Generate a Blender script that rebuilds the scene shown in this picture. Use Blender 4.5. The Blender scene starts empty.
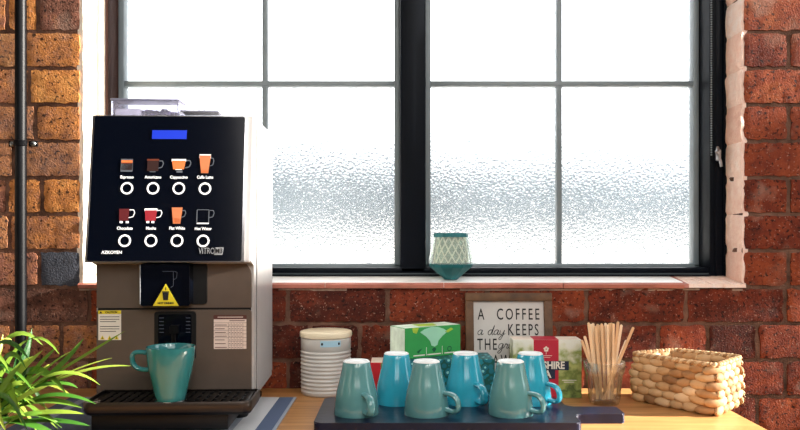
import bpy, bmesh, math, random
from mathutils import Vector, Matrix, noise as mnoise

random.seed(7)
PI = math.pi
scene = bpy.context.scene
col = scene.collection
EYE = 1.245          # eye height
TB = 0.90            # table top
F = 765.0            # focal length in px (800 px wide)

def R(d): return math.radians(d)
def at(px, py, d):
    """point seen at pixel px,py and standing d metres in front of the camera"""
    return Vector(((px - 400) * d / F, d, EYE - (py - 236) * d / F))

# ------------------------------------------------------------------ materials
def lin(c):
    if isinstance(c, str):
        c = [int(c[i:i + 2], 16) / 255 for i in (0, 2, 4)]
    return tuple((v / 12.92 if v <= .04045 else ((v + .055) / 1.055) ** 2.4) for v in c[:3]) + (1,)

def new_mat(name):
    m = bpy.data.materials.new(name); m.use_nodes = True
    nt = m.node_tree
    b = nt.nodes['Principled BSDF']
    return m, nt, b

def mat(name, c, rough=.5, metal=0, var=.08, scale=40, bump=0, bscale=200, coat=0, emit=None, es=1, trans=0, ior=1.45, spec=.5, alpha=1):
    """principled with a soft procedural mottling of the base colour and optional bump"""
    m, nt, b = new_mat(name)
    tc = nt.nodes.new('ShaderNodeTexCoord')
    L = lin(c)
    if var > 0:
        n = nt.nodes.new('ShaderNodeTexNoise'); n.inputs['Scale'].default_value = scale; n.inputs['Detail'].default_value = 4
        nt.links.new(tc.outputs['Object'], n.inputs['Vector'])
        r = nt.nodes.new('ShaderNodeValToRGB')
        r.color_ramp.elements[0].position = .3; r.color_ramp.elements[1].position = .7
        r.color_ramp.elements[0].color = tuple(v * (1 - var) for v in L[:3]) + (1,)
        r.color_ramp.elements[1].color = tuple(min(1, v * (1 + var)) for v in L[:3]) + (1,)
        nt.links.new(n.outputs['Fac'], r.inputs['Fac'])
        nt.links.new(r.outputs['Color'], b.inputs['Base Color'])
    else:
        b.inputs['Base Color'].default_value = L
    b.inputs['Roughness'].default_value = rough
    b.inputs['Metallic'].default_value = metal
    b.inputs['Coat Weight'].default_value = coat
    b.inputs['Coat Roughness'].default_value = .06
    b.inputs['Transmission Weight'].default_value = trans
    b.inputs['IOR'].default_value = ior
    b.inputs['Specular IOR Level'].default_value = spec
    if emit:
        b.inputs['Emission Color'].default_value = lin(emit); b.inputs['Emission Strength'].default_value = es
    if bump:
        n2 = nt.nodes.new('ShaderNodeTexNoise'); n2.inputs['Scale'].default_value = bscale; n2.inputs['Detail'].default_value = 6
        nt.links.new(tc.outputs['Object'], n2.inputs['Vector'])
        bp = nt.nodes.new('ShaderNodeBump'); bp.inputs['Strength'].default_value = bump; bp.inputs['Distance'].default_value = .003
        nt.links.new(n2.outputs['Fac'], bp.inputs['Height']); nt.links.new(bp.outputs['Normal'], b.inputs['Normal'])
    return m

def attr_mat(name, stops, rough=.9, mott=.5, mscale=30, speck=True, bump=.6, bscale=120, bdist=.004):
    """per-piece colour from the attribute Col (r = random), with mottling, pits and pale specks"""
    m, nt, b = new_mat(name)
    N, Lk = nt.nodes.new, nt.links.new
    a = N('ShaderNodeAttribute'); a.attribute_name = 'Col'
    sp = N('ShaderNodeSeparateColor'); Lk(a.outputs['Color'], sp.inputs[0])
    tc = N('ShaderNodeTexCoord')
    n = N('ShaderNodeTexNoise'); n.inputs['Scale'].default_value = mscale; n.inputs['Detail'].default_value = 8; n.inputs['Roughness'].default_value = .65
    Lk(tc.outputs['Object'], n.inputs['Vector'])
    ad = N('ShaderNodeMath'); ad.operation = 'MULTIPLY_ADD'
    Lk(n.outputs['Fac'], ad.inputs[0]); ad.inputs[1].default_value = mott; Lk(sp.outputs[0], ad.inputs[2])
    su = N('ShaderNodeMath'); su.operation = 'SUBTRACT'; Lk(ad.outputs[0], su.inputs[0]); su.inputs[1].default_value = mott / 2
    r = N('ShaderNodeValToRGB'); cr = r.color_ramp
    cr.elements[0].position = stops[0][0]; cr.elements[0].color = lin(stops[0][1])
    cr.elements[1].position = stops[-1][0]; cr.elements[1].color = lin(stops[-1][1])
    for p, c in stops[1:-1]:
        e = cr.elements.new(p); e.color = lin(c)
    Lk(su.outputs[0], r.inputs['Fac'])
    out = r.outputs['Color']
    if speck:
        for sc, lo, hi, c, amt in ((60, .56, .70, '1e120e', .55), (230, .63, .70, 'c8a088', .5), (120, .575, .645, '140b08', .85), (14, .60, .72, '8a6a58', .45), (9, .62, .70, 'a89080', .35)):
            n2 = N('ShaderNodeTexNoise'); n2.inputs['Scale'].default_value = sc; n2.inputs['Detail'].default_value = 5
            Lk(tc.outputs['Object'], n2.inputs['Vector'])
            mr = N('ShaderNodeMapRange'); mr.inputs[1].default_value = lo; mr.inputs[2].default_value = hi; mr.inputs[4].default_value = amt
            Lk(n2.outputs['Fac'], mr.inputs[0])
            mx = N('ShaderNodeMix'); mx.data_type = 'RGBA'; mx.inputs[7].default_value = lin(c)
            Lk(mr.outputs[0], mx.inputs[0]); Lk(out, mx.inputs[6]); out = mx.outputs[2]
    # g channel greys the piece: engineering-brick blue, and painted-in haze on the right pier
    mx = N('ShaderNodeMix'); mx.data_type = 'RGBA'; mx.inputs[7].default_value = lin('464a54')
    Lk(sp.outputs[1], mx.inputs[0]); Lk(out, mx.inputs[6]); out = mx.outputs[2]
    Lk(out, b.inputs['Base Color'])
    b.inputs['Roughness'].default_value = rough
    b.inputs['Specular IOR Level'].default_value = .3
    n3 = N('ShaderNodeTexNoise'); n3.inputs['Scale'].default_value = bscale; n3.inputs['Detail'].default_value = 8
    Lk(tc.outputs['Object'], n3.inputs['Vector'])
    bp = N('ShaderNodeBump'); bp.inputs['Strength'].default_value = bump; bp.inputs['Distance'].default_value = bdist
    Lk(n3.outputs['Fac'], bp.inputs['Height']); Lk(bp.outputs['Normal'], b.inputs['Normal'])
    return m

M = {}
M['brick_red'] = attr_mat('red brick', [(0, '44190f'), (.3, '712e1a'), (.6, '934424'), (.85, 'aa5c30'), (1, 'bc7642')], mott=1.2, mscale=26, bump=.8, bscale=260, bdist=.002)
M['brick_orange'] = attr_mat('orange brick', [(0, '54362a'), (.3, '8a5a48'), (.5, 'a46c44'), (.7, 'c07c40'), (1, 'd89a56')], mott=1.1, mscale=34, bump=1, bscale=240, bdist=.0028)
M['mortar'] = mat('lime mortar', '6a4e40', .95, var=.5, scale=25, bump=.8, bscale=220, spec=.2)
M['pale_mortar'] = mat('pale lime joint', 'a48c7a', .95, var=.35, scale=60, bump=.6)
M['whitewash'] = mat('whitewashed plaster', 'f6ead8', .9, var=.08, scale=30, bump=.6, bscale=120, spec=.2)
M['pinkwash'] = attr_mat('flaking pink wash', [(0, 'd8a08a'), (.35, 'eec2ae'), (.7, 'f8dccc'), (1, 'fdeee6')], mott=.9, mscale=45, speck=False, bump=.8)
M['sill_lit_top'] = mat('sill top whitened as lit', 'fbf6f0', .35, var=.06, scale=15, bump=.15)  # near-white colour carries the window's glare on the sill
M['sill_red'] = mat('red quarry tile', 'b4705f', .5, var=.25, scale=20, bump=.3)
M['frame'] = mat('dark window paint', '020812', .5, var=.15, scale=10, spec=.15)
M['frame_sunlit'] = mat('jamb browned as sunlit', '3c241d', .7, var=.25, scale=12, spec=.25)  # dark frame browned in colour to show sun on the left jamb
M['sash'] = mat('glazing bar lifted by bloom', '7d898e', .4, var=.1, scale=10)  # dark bars lightened in colour to imitate the window's bloom
M['plaster'] = mat('pale plaster', '857f79', .9, var=.05, scale=6, bump=.1)
M['floor'] = mat('floorboard', '6b5240', .6, var=.25, scale=5)
M['pipe'] = mat('black conduit', '040508', .45, var=.1, spec=.2)
M['steel'] = mat('brushed steel', 'b9b9bc', .3, 1, var=.06, scale=60)
M['screw'] = mat('zinc', '9aa0a0', .35, 1, var=.1)
M['silver'] = mat('silver painted panel', 'c9c7c6', .38, .35, var=.03, scale=20)
M['bronze'] = mat('bronze grey panel', '665950', .45, .3, var=.05, scale=30)
M['gloss_black'] = mat('gloss black glass', '050914', .12, var=.1, scale=4, coat=.0, spec=.4)
M['black'] = mat('black plastic', '0b0c0e', .42, var=.15, scale=60)
M['tray_black'] = mat('black tray', '060607', .35, var=.2, scale=60, bump=.1, spec=.3)
M['white_print'] = mat('white print', 'f4f4f4', .6, var=.01, emit='ffffff', es=.5)
M['lcd'] = mat('blue display', '0a2cc0', .4, var=.04, emit='1444c8', es=.30)
M['silver_print'] = mat('silver print', '9a9ea2', .5, var=.02)
M['steel_dim'] = mat('dim outline print', '4a5260', .5, var=.02)
M['yellow'] = mat('yellow sticker', 'e2cf2c', .5, var=.02)
M['paper'] = mat('white sticker paper', 'e8e2d6', .6, var=.02)
M['pinkpaper'] = mat('pale pink sticker paper', 'e6d6cc', .6, var=.02)
M['ink'] = mat('black ink', '151414', .6, var=.02)
M['brown_ink'] = mat('brown ink', '5a3430', .6, var=.02)
M['teal_front'] = mat('sage teal glaze', '5c9396', .12, var=.1, scale=18, coat=.6)
M['teal_back'] = mat('bright turquoise glaze', '2fa3bd', .12, var=.1, scale=18, coat=.6)
M['teal_machine'] = mat('sea green glaze', '348082', .12, var=.1, scale=18, coat=.6)
M['foot_white'] = mat('white mug foot', 'eef2f2', .5, var=.02)  # white colour for the foot ring and base of the mugs
M['board'] = mat('navy black board', '0a1530', .3, var=.3, scale=25, bump=.12, bscale=60)
M['canister'] = mat('off white enamel', 'c4c1bb', .35, var=.03, coat=.2)
M['lid_wood'] = mat('pale bamboo', 'e8dabc', .5, var=.08, scale=18)
M['label_plate'] = mat('pale blue label', 'a8cfe0', .5, var=.02)
M['frame_wood'] = mat('walnut frame', '5f4229', .6, var=.4, scale=35, bump=.3)
M['sign_face'] = mat('sign board', 'c9c5c0', .7, var=.02)
M['green_card'] = mat('green carton', '349c4e', .55, var=.05)
M['green_pale'] = mat('pale green carton', 'dcefdc', .55, var=.2, scale=45)
M['mint'] = mat('mint print', '9fd8b8', .55, var=.03)
M['lime'] = mat('lime print', 'a8c840', .55, var=.1, scale=60)
M['leaf_ink'] = mat('dark green print', '0d5a3a', .55, var=.02)
M['red_card'] = mat('red carton', 'c8202c', .55, var=.05)
M['pale_card'] = mat('cream carton', 'e8d8c8', .55, var=.08)
M['band_red'] = mat('crimson band', 'b81f38', .55, var=.04)
M['navy'] = mat('navy block', '16233c', .55, var=.04)
M['leaf'] = attr_mat('strap leaf', [(0, '16401c'), (.4, '38661f'), (.75, '748e30'), (1, 'b8be52')], rough=.4, mott=.25, mscale=25, speck=False, bump=.1)
M['tray_rim'] = mat('dark bronze rim', '3c332d', .35, .4, var=.06)
M['pot'] = mat('charcoal pot', '2a2c2e', .6, var=.1)
M['soil'] = mat('potting soil', '2a1c14', .95, var=.4, scale=80, bump=.8)
M['straw'] = attr_mat('water hyacinth', [(0, '6e4c30'), (.35, 'a87e54'), (.7, 'c8a478'), (1, 'dcc09a')], rough=.7, mott=.5, mscale=60, speck=False, bump=.5, bscale=90, bdist=.002)
M['stick'] = attr_mat('birch stirrer', [(0, 'c4986e'), (.5, 'e6c69e'), (1, 'f8e4c8')], rough=.6, mott=.2, mscale=60, speck=False, bump=.1)
M['vase_teal'] = mat('teal lacquer', '0b6268', .5, var=.25, scale=30)
M['beans'] = mat('violet brown beans', '3c2c58', .5, var=.4, scale=90)
M['bean_white'] = mat('milk powder', 'e8e6ee', .8, var=.05)

def wood_mat():
    m, nt, b = new_mat('oiled pine worktop')
    N, Lk = nt.nodes.new, nt.links.new
    tc = N('ShaderNodeTexCoord'); mp = N('ShaderNodeMapping'); mp.inputs['Scale'].default_value = (1.2, 14, 14)
    Lk(tc.outputs['Object'], mp.inputs[0])
    n = N('ShaderNodeTexNoise'); n.inputs['Scale'].default_value = 4; n.inputs['Detail'].default_value = 8; n.inputs['Distortion'].default_value = .6
    Lk(mp.outputs[0], n.inputs['Vector'])
    r = N('ShaderNodeValToRGB'); cr = r.color_ramp
    cr.elements[0].position = .3; cr.elements[0].color = lin('a8703c'); cr.elements[1].position = .7; cr.elements[1].color = lin('d6a064')
    Lk(n.outputs['Fac'], r.inputs[0]); Lk(r.outputs[0], b.inputs['Base Color'])
    b.inputs['Roughness'].default_value = .38
    return m
M['wood'] = wood_mat()

def mat_stripes():
    m, nt, b = new_mat('striped cotton mat')
    N, Lk = nt.nodes.new, nt.links.new
    tc = N('ShaderNodeTexCoord'); sx = N('ShaderNodeSeparateXYZ'); Lk(tc.outputs['Generated'], sx.inputs[0])
    r = N('ShaderNodeValToRGB'); cr = r.color_ramp; cr.interpolation = 'CONSTANT'
    st = [(0, '4c566a'), (.06, '8a90a0'), (.10, '4a546a'), (.34, '666f82'), (.42, '4c566c'), (.70, '7a8294'), (.78, '9a9fac'), (.84, 'd0d0d2'), (.925, '53627f'), (.985, '9aa2b0')]
    cr.elements[0].position = 0; cr.elements[0].color = lin(st[0][1]); cr.elements[1].position = st[1][0]; cr.elements[1].color = lin(st[1][1])
    for p, c in st[2:]:
        e = cr.elements.new(p); e.color = lin(c)
    Lk(sx.outputs[0], r.inputs[0]); Lk(r.outputs[0], b.inputs['Base Color'])
    w = N('ShaderNodeTexWave'); w.inputs['Scale'].default_value = 120; w.bands_direction = 'Y'
    Lk(tc.outputs['Object'], w.inputs[0])
    bp = N('ShaderNodeBump'); bp.inputs['Strength'].default_value = .4; bp.inputs['Distance'].default_value = .001
    Lk(w.outputs[0], bp.inputs['Height']); Lk(bp.outputs[0], b.inputs['Normal'])
    b.inputs['Roughness'].default_value = .9
    return m
M['stripes'] = mat_stripes()

def scenic_mat(name, cols, scale):
    """printed country scene: pale sky over patchy green fields, split on height"""
    m, nt, b = new_mat(name)
    N, Lk = nt.nodes.new, nt.links.new
    tc = N('ShaderNodeTexCoord'); sx = N('ShaderNodeSeparateXYZ'); Lk(tc.outputs['Object'], sx.inputs[0])
    n = N('ShaderNodeTexNoise'); n.inputs['Scale'].default_value = scale; n.inputs['Detail'].default_value = 6
    Lk(tc.outputs['Object'], n.inputs['Vector'])
    ad = N('ShaderNodeMath'); ad.operation = 'MULTIPLY_ADD'; ad.inputs[1].default_value = .11
    Lk(n.outputs['Fac'], ad.inputs[0]); Lk(sx.outputs[2], ad.inputs[2])
    mr = N('ShaderNodeMapRange'); mr.inputs[1].default_value = .03; mr.inputs[2].default_value = .175; Lk(ad.outputs[0], mr.inputs[0])
    r = N('ShaderNodeValToRGB'); cr = r.color_ramp
    cr.elements[0].color = lin(cols[0]); cr.elements[1].color = lin(cols[-1])
    for i, c in enumerate(cols[1:-1]):
        e = cr.elements.new((i + 1) / (len(cols) - 1)); e.color = lin(c)
    Lk(mr.outputs[0], r.inputs[0]); Lk(r.outputs[0], b.inputs['Base Color']); b.inputs['Roughness'].default_value = .55
    return m
M['scenic'] = scenic_mat('country scene print', ['45602c', '8a9c4c', '4a5c2a', '9caa5c', '70803a', 'b4ba70', '8a9a50', 'd6d8bc', 'e2e4d8'], 45)

def pattern_mat():
    m, nt, b = new_mat('teal patterned carton')
    N, Lk = nt.nodes.new, nt.links.new
    tc = N('ShaderNodeTexCoord'); v = N('ShaderNodeTexVoronoi'); v.inputs['Scale'].default_value = 75
    Lk(tc.outputs['Object'], v.inputs['Vector'])
    r = N('ShaderNodeValToRGB'); cr = r.color_ramp; cr.interpolation = 'CONSTANT'
    cr.elements[0].color = lin('8fd0cc'); cr.elements[1].position = .22; cr.elements[1].color = lin('0d6a78')
    e = cr.elements.new(.5); e.color = lin('0a5046'); e = cr.elements.new(.72); e.color = lin('12808c')
    Lk(v.outputs['Distance'], r.inputs[0]); Lk(r.outputs[0], b.inputs['Base Color']); b.inputs['Roughness'].default_value = .5
    return m
M['teal_pattern'] = pattern_mat()

def pane_mat():
    m, nt, b = new_mat('obscured glass')
    N, Lk = nt.nodes.new, nt.links.new
    tc = N('ShaderNodeTexCoord')
    v = N('ShaderNodeTexNoise'); v.inputs['Scale'].default_value = 170; v.inputs['Detail'].default_value = 2
    Lk(tc.outputs['Object'], v.inputs['Vector'])
    bp = N('ShaderNodeBump'); bp.inputs['Strength'].default_value = .42; bp.inputs['Distance'].default_value = .003
    Lk(v.outputs['Fac'], bp.inputs['Height']); Lk(bp.outputs[0], b.inputs['Normal'])
    b.inputs['Base Color'].default_value = (1, 1, 1, 1); b.inputs['Transmission Weight'].default_value = 1
    b.inputs['Roughness'].default_value = .13; b.inputs['IOR'].default_value = 1.45
    return m
M['pane'] = pane_mat()

def clear_mat(name, c='ffffff', rough=.02, ior=1.45, bump=0):
    m, nt, b = new_mat(name)
    b.inputs['Base Color'].default_value = lin(c); b.inputs['Transmission Weight'].default_value = 1
    b.inputs['Roughness'].default_value = rough; b.inputs['IOR'].default_value = ior
    return m
def thin_glass():
    m = bpy.data.materials.new('clear tumbler glass'); m.use_nodes = True; nt = m.node_tree; nt.nodes.clear(); N, Lk = nt.nodes.new, nt.links.new
    o = N('ShaderNodeOutputMaterial'); mx = N('ShaderNodeMixShader'); t = N('ShaderNodeBsdfTransparent'); g = N('ShaderNodeBsdfGlossy'); lw = N('ShaderNodeLayerWeight'); r = N('ShaderNodeMapRange')
    t.inputs[0].default_value = (.97, .985, .98, 1); g.inputs['Roughness'].default_value = .2; lw.inputs[0].default_value = .45
    r.inputs[3].default_value = .07; r.inputs[4].default_value = 1.0
    Lk(lw.outputs['Facing'], r.inputs[0]); Lk(r.outputs[0], mx.inputs[0]); Lk(t.outputs[0], mx.inputs[1]); Lk(g.outputs[0], mx.inputs[2]); Lk(mx.outputs[0], o.inputs[0])
    return m
M['glass'] = thin_glass()
M['acrylic_edge'] = mat('grey acrylic edge', '8f90a6', .3, var=.05)
M['acrylic'] = mat('clear lavender acrylic', 'e8e8f6', .1, var=.03, trans=.9, ior=1.04)
M['vase_glass'] = mat('pale milky glass', 'f2fbf7', .1, var=.02, trans=.86, ior=1.06)

# ------------------------------------------------------------------ mesh helpers
class MB:
    """collects shapes into one bmesh, each with a material slot and a random colour"""
    def __init__(self):
        self.bm = bmesh.new(); self.cl = self.bm.loops.layers.float_color.new('Col')
    def _tag(self, faces, mi, c, smooth=False):
        c = c if c is not None else (random.random(), 0, 0, 1)
        for f in faces:
            f.material_index = mi; f.smooth = smooth
            for l in f.loops: l[self.cl] = c
    def box(self, x0, x1, y0, y1, z0, z1, mi=0, bev=0, c=None, mtx=None, seg=2):
        t = bmesh.new()
        bmesh.ops.create_cube(t, size=1)
        for v in t.verts:
            v.co = Vector(((x0 + x1) / 2 + v.co.x * (x1 - x0), (y0 + y1) / 2 + v.co.y * (y1 - y0), (z0 + z1) / 2 + v.co.z * (z1 - z0)))
        if bev: bmesh.ops.bevel(t, geom=t.edges[:], offset=bev, segments=seg, affect='EDGES', profile=.5)
        self.add(t, mi, c, mtx, bev > 0)
    def add(self, t, mi=0, c=None, mtx=None, smooth=False):
        vm = {}
        for v in t.verts:
            vm[v] = self.bm.verts.new(mtx @ v.co if mtx else v.co)
        fs = []
        for f in t.faces:
            try: fs.append(self.bm.faces.new([vm[v] for v in f.verts]))
            except ValueError: pass
        self._tag(fs, mi, c, smooth); t.free()
    def poly(self, pts, mi=0, c=None, smooth=False):
        f = self.bm.faces.new([self.bm.verts.new(Vector(p)) for p in pts]); self._tag([f], mi, c, smooth)
    def prism(self, pts, d, mi=0, c=None, smooth=False):
        """closed outline pts swept along vector d"""
        d = Vector(d); a = [self.bm.verts.new(Vector(p)) for p in pts]; b = [self.bm.verts.new(Vector(p) + d) for p in pts]
        n = len(pts); fs = [self.bm.faces.new(a[::-1]), self.bm.faces.new(b)]
        for i in range(n): fs.append(self.bm.faces.new((a[i], a[(i + 1) % n], b[(i + 1) % n], b[i])))
        self._tag(fs, mi, c, smooth)
    def lathe(self, prof, n=48, mi=0, c=None, smooth=True, o=(0, 0, 0), ph=0, rf=None):
        o = Vector(o); rings = []
        for (r, z) in prof:
            if r < 1e-6: rings.append([self.bm.verts.new(o + Vector((0, 0, z)))]); continue
            rings.append([self.bm.verts.new(o + Vector((math.cos(ph + 2 * PI * i / n) * (r if not rf else rf(r, z, i)), math.sin(ph + 2 * PI * i / n) * (r if not rf else rf(r, z, i)), z))) for i in range(n)])
        fs = []
        for a, b in zip(rings, rings[1:]):
            for i in range(n):
                j = (i + 1) % n
                if len(a) == 1 and len(b) == 1: continue
                if len(a) == 1: fs.append(self.bm.faces.new((a[0], b[j], b[i])))
                elif len(b) == 1: fs.append(self.bm.faces.new((a[i], a[j], b[0])))
                else: fs.append(self.bm.faces.new((a[i], a[j], b[j], b[i])))
        self._tag(fs, mi, c, smooth)
    def tube(self, pts, r, n=10, mi=0, c=None, closed=False, flat=1, up=(0, 0, 1), rs=None):
        pts = [Vector(p) for p in pts]; up = Vector(up); rings = []; N = len(pts)
        for i, p in enumerate(pts):
            a = pts[(i - 1) % N] if (closed or i > 0) else p; b = pts[(i + 1) % N] if (closed or i < N - 1) else p
            t = (b - a).normalized(); s = t.cross(up)
            if s.length < 1e-4: s = t.cross(Vector((1, 0, 0)))
            s.normalize(); u = s.cross(t)
            k = rs[i] if rs else r
            rings.append([self.bm.verts.new(p + s * math.cos(2 * PI * q / n) * k * flat + u * math.sin(2 * PI * q / n) * k) for q in range(n)])
        fs = []
        for i in range(N if closed else N - 1):
            a, b = rings[i], rings[(i + 1) % N]
            for q in range(n): fs.append(self.bm.faces.new((a[q], a[(q + 1) % n], b[(q + 1) % n], b[q])))
        if not closed: fs += [self.bm.faces.new(rings[0][::-1]), self.bm.faces.new(rings[-1])]
        self._tag(fs, mi, c, True)
    def ball(self, o, sx, sy, sz, mi=0, c=None, rot=None, u=12, v=8):
        t = bmesh.new(); bmesh.ops.create_uvsphere(t, u_segments=u, v_segments=v, radius=1)
        m = Matrix.Translation(Vector(o)) @ (rot.to_4x4() if rot else Matrix.Identity(4)) @ Matrix.Diagonal((sx, sy, sz, 1))
        self.add(t, mi, c, m, True)
    def disc(self, o, r, n=24, mi=0, ri=0, ax=((1, 0, 0), (0, 0, 1))):
        o = Vector(o); u, v = Vector(ax[0]), Vector(ax[1])
        P = lambda k, i: o + u * k * math.cos(2 * PI * i / n) + v * k * math.sin(2 * PI * i / n)
        if not ri: self.poly([P(r, i) for i in range(n)], mi)
        else:
            a = [self.bm.verts.new(P(r, i)) for i in range(n)]; b = [self.bm.verts.new(P(ri, i)) for i in range(n)]
            self._tag([self.bm.faces.new((a[i], a[(i + 1) % n], b[(i + 1) % n], b[i])) for i in range(n)], mi, None)
    def build(self, name, mats, parent=None, loc=None, rot=None, normals=True, angle=40):
        if normals: bmesh.ops.recalc_face_normals(self.bm, faces=self.bm.faces)
        me = bpy.data.meshes.new(name); self.bm.to_mesh(me); self.bm.free()
        for m in (mats if isinstance(mats, (list, tuple)) else [mats]): me.materials.append(M[m] if isinstance(m, str) else m)
        try: me.set_sharp_from_angle(angle=R(angle))
        except Exception: pass
        o = bpy.data.objects.new(name, me); col.objects.link(o)
        if parent: o.parent = parent
        if loc: o.location = loc
        if rot: o.rotation_euler = rot
        return o

def tag(o, label=None, cat=None, group=None, kind=None):
    if label: o['label'] = label
    if cat: o['category'] = cat
    if group: o['group'] = group
    if kind: o['kind'] = kind
    return o
def empty(name, loc, rot=(0, 0, 0), **k):
    o = bpy.data.objects.new(name, None); col.objects.link(o); o.location = loc; o.rotation_euler = rot; o.empty_display_size = .03
    return tag(o, **k)
def copy_tree(o, parent=None, kids=None):
    c = o.copy(); col.objects.link(c)
    if parent: c.parent = parent
    for ch in [x for x in col.objects if x.parent == o]: copy_tree(ch, c)
    return c

def text(name, s, size, m, parent, loc, rot=(PI / 2, 0, 0), sx=1, spacing=1, shear=0, align='CENTER', bold=0, ext=.0002):
    cu = bpy.data.curves.new(name, 'FONT'); cu.body = s; cu.size = size; cu.align_x = align; cu.align_y = 'CENTER'
    cu.space_character = spacing; cu.shear = shear; cu.offset = bold; cu.extrude = ext; cu.resolution_u = 3
    t = bpy.data.objects.new(name + '_tmp', cu); col.objects.link(t)
    bpy.context.view_layer.update()
    me = bpy.data.meshes.new_from_object(t.evaluated_get(bpy.context.evaluated_depsgraph_get()))
    bpy.data.objects.remove(t); bpy.data.curves.remove(cu)
    me.name = name; me.materials.clear(); me.materials.append(M[m])
    o = bpy.data.objects.new(name, me); col.objects.link(o); o.parent = parent; o.location = loc; o.rotation_euler = rot; o.scale = (sx, 1, 1)
    return o

def rrect(x0, x1, z0, z1, r, y=0, n=5, corners=(1, 1, 1, 1)):
    """rounded rectangle outline in XZ at y (corners: bl, br, tr, tl)"""
    P = []
    for k, (cx, cz, a0) in enumerate(((x0 + r, z0 + r, PI), (x1 - r, z0 + r, 1.5 * PI), (x1 - r, z1 - r, 0), (x0 + r, z1 - r, .5 * PI))):
        if corners[k]:
            for i in range(n + 1):
                a = a0 + i / n * PI / 2; P.append((cx + r * math.cos(a), y, cz + r * math.sin(a)))
        else:
            P.append(((x0, x1, x1, x0)[k], y, (z0, z0, z1, z1)[k]))
    return P

# ------------------------------------------------------------------ the setting
WY = 1.75            # wall face
XL, XR = -.734, .785 # window opening
CZ = .0835           # brick course
Z0 = 1.128           # a bed joint
SILL_B = 1.149

def brick(mb, x0, x1, z0, z1, mi, depth=.05, c=None, jag=.0022):
    """one brick with worn, irregular edges and a slightly uneven face"""
    nx = max(2, int((x1 - x0) / .010)); nz = 7
    ox, oz = random.random() * 50, random.random() * 50
    c = c or (random.random(), 0, 0, 1)
    rnd = lambda i, j, s: mnoise.noise(Vector((ox + i * .9, oz + j * .9, s)))
    front, back = [], []
    yo = random.uniform(-.0012, .0008)
    for j in range(nz + 1):
        row = []
        for i in range(nx + 1):
            x = x0 + (x1 - x0) * i / nx; z = z0 + (z1 - z0) * j / nz
            ed = i in (0, nx) or j in (0, nz); co = i in (0, nx) and j in (0, nz)
            if i in (0, nx): x += rnd(i, j, 1) * jag * 2
            if j in (0, nz): z += rnd(i, j, 2) * jag * 2
            if co: x += (.0025 if i == 0 else -.0025) * random.random(); z += (.0025 if j == 0 else -.0025) * random.random()
            y = WY + yo + rnd(i * 1.3, j * 1.3, 3) * .0016 + (.0007 if ed else 0)
            row.append(mb.bm.verts.new((x, y, z)))
        front.append(row)
    fs = []
    for j in range(nz):
        for i in range(nx): fs.append(mb.bm.faces.new((front[j][i], front[j][i + 1], front[j + 1][i + 1], front[j + 1][i])))
    loop = front[0][:] + [front[j][nx] for j in range(1, nz + 1)] + front[nz][-2::-1] + [front[j][0] for j in range(nz - 1, 0, -1)]
    bk = [mb.bm.verts.new((v.co.x, WY + depth, v.co.z)) for v in loop]
    for i in range(len(loop)):
        k = (i + 1) % len(loop); fs.append(mb.bm.faces.new((loop[k], loop[i], bk[i], bk[k])))
    mb._tag(fs, mi, c, False)

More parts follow.
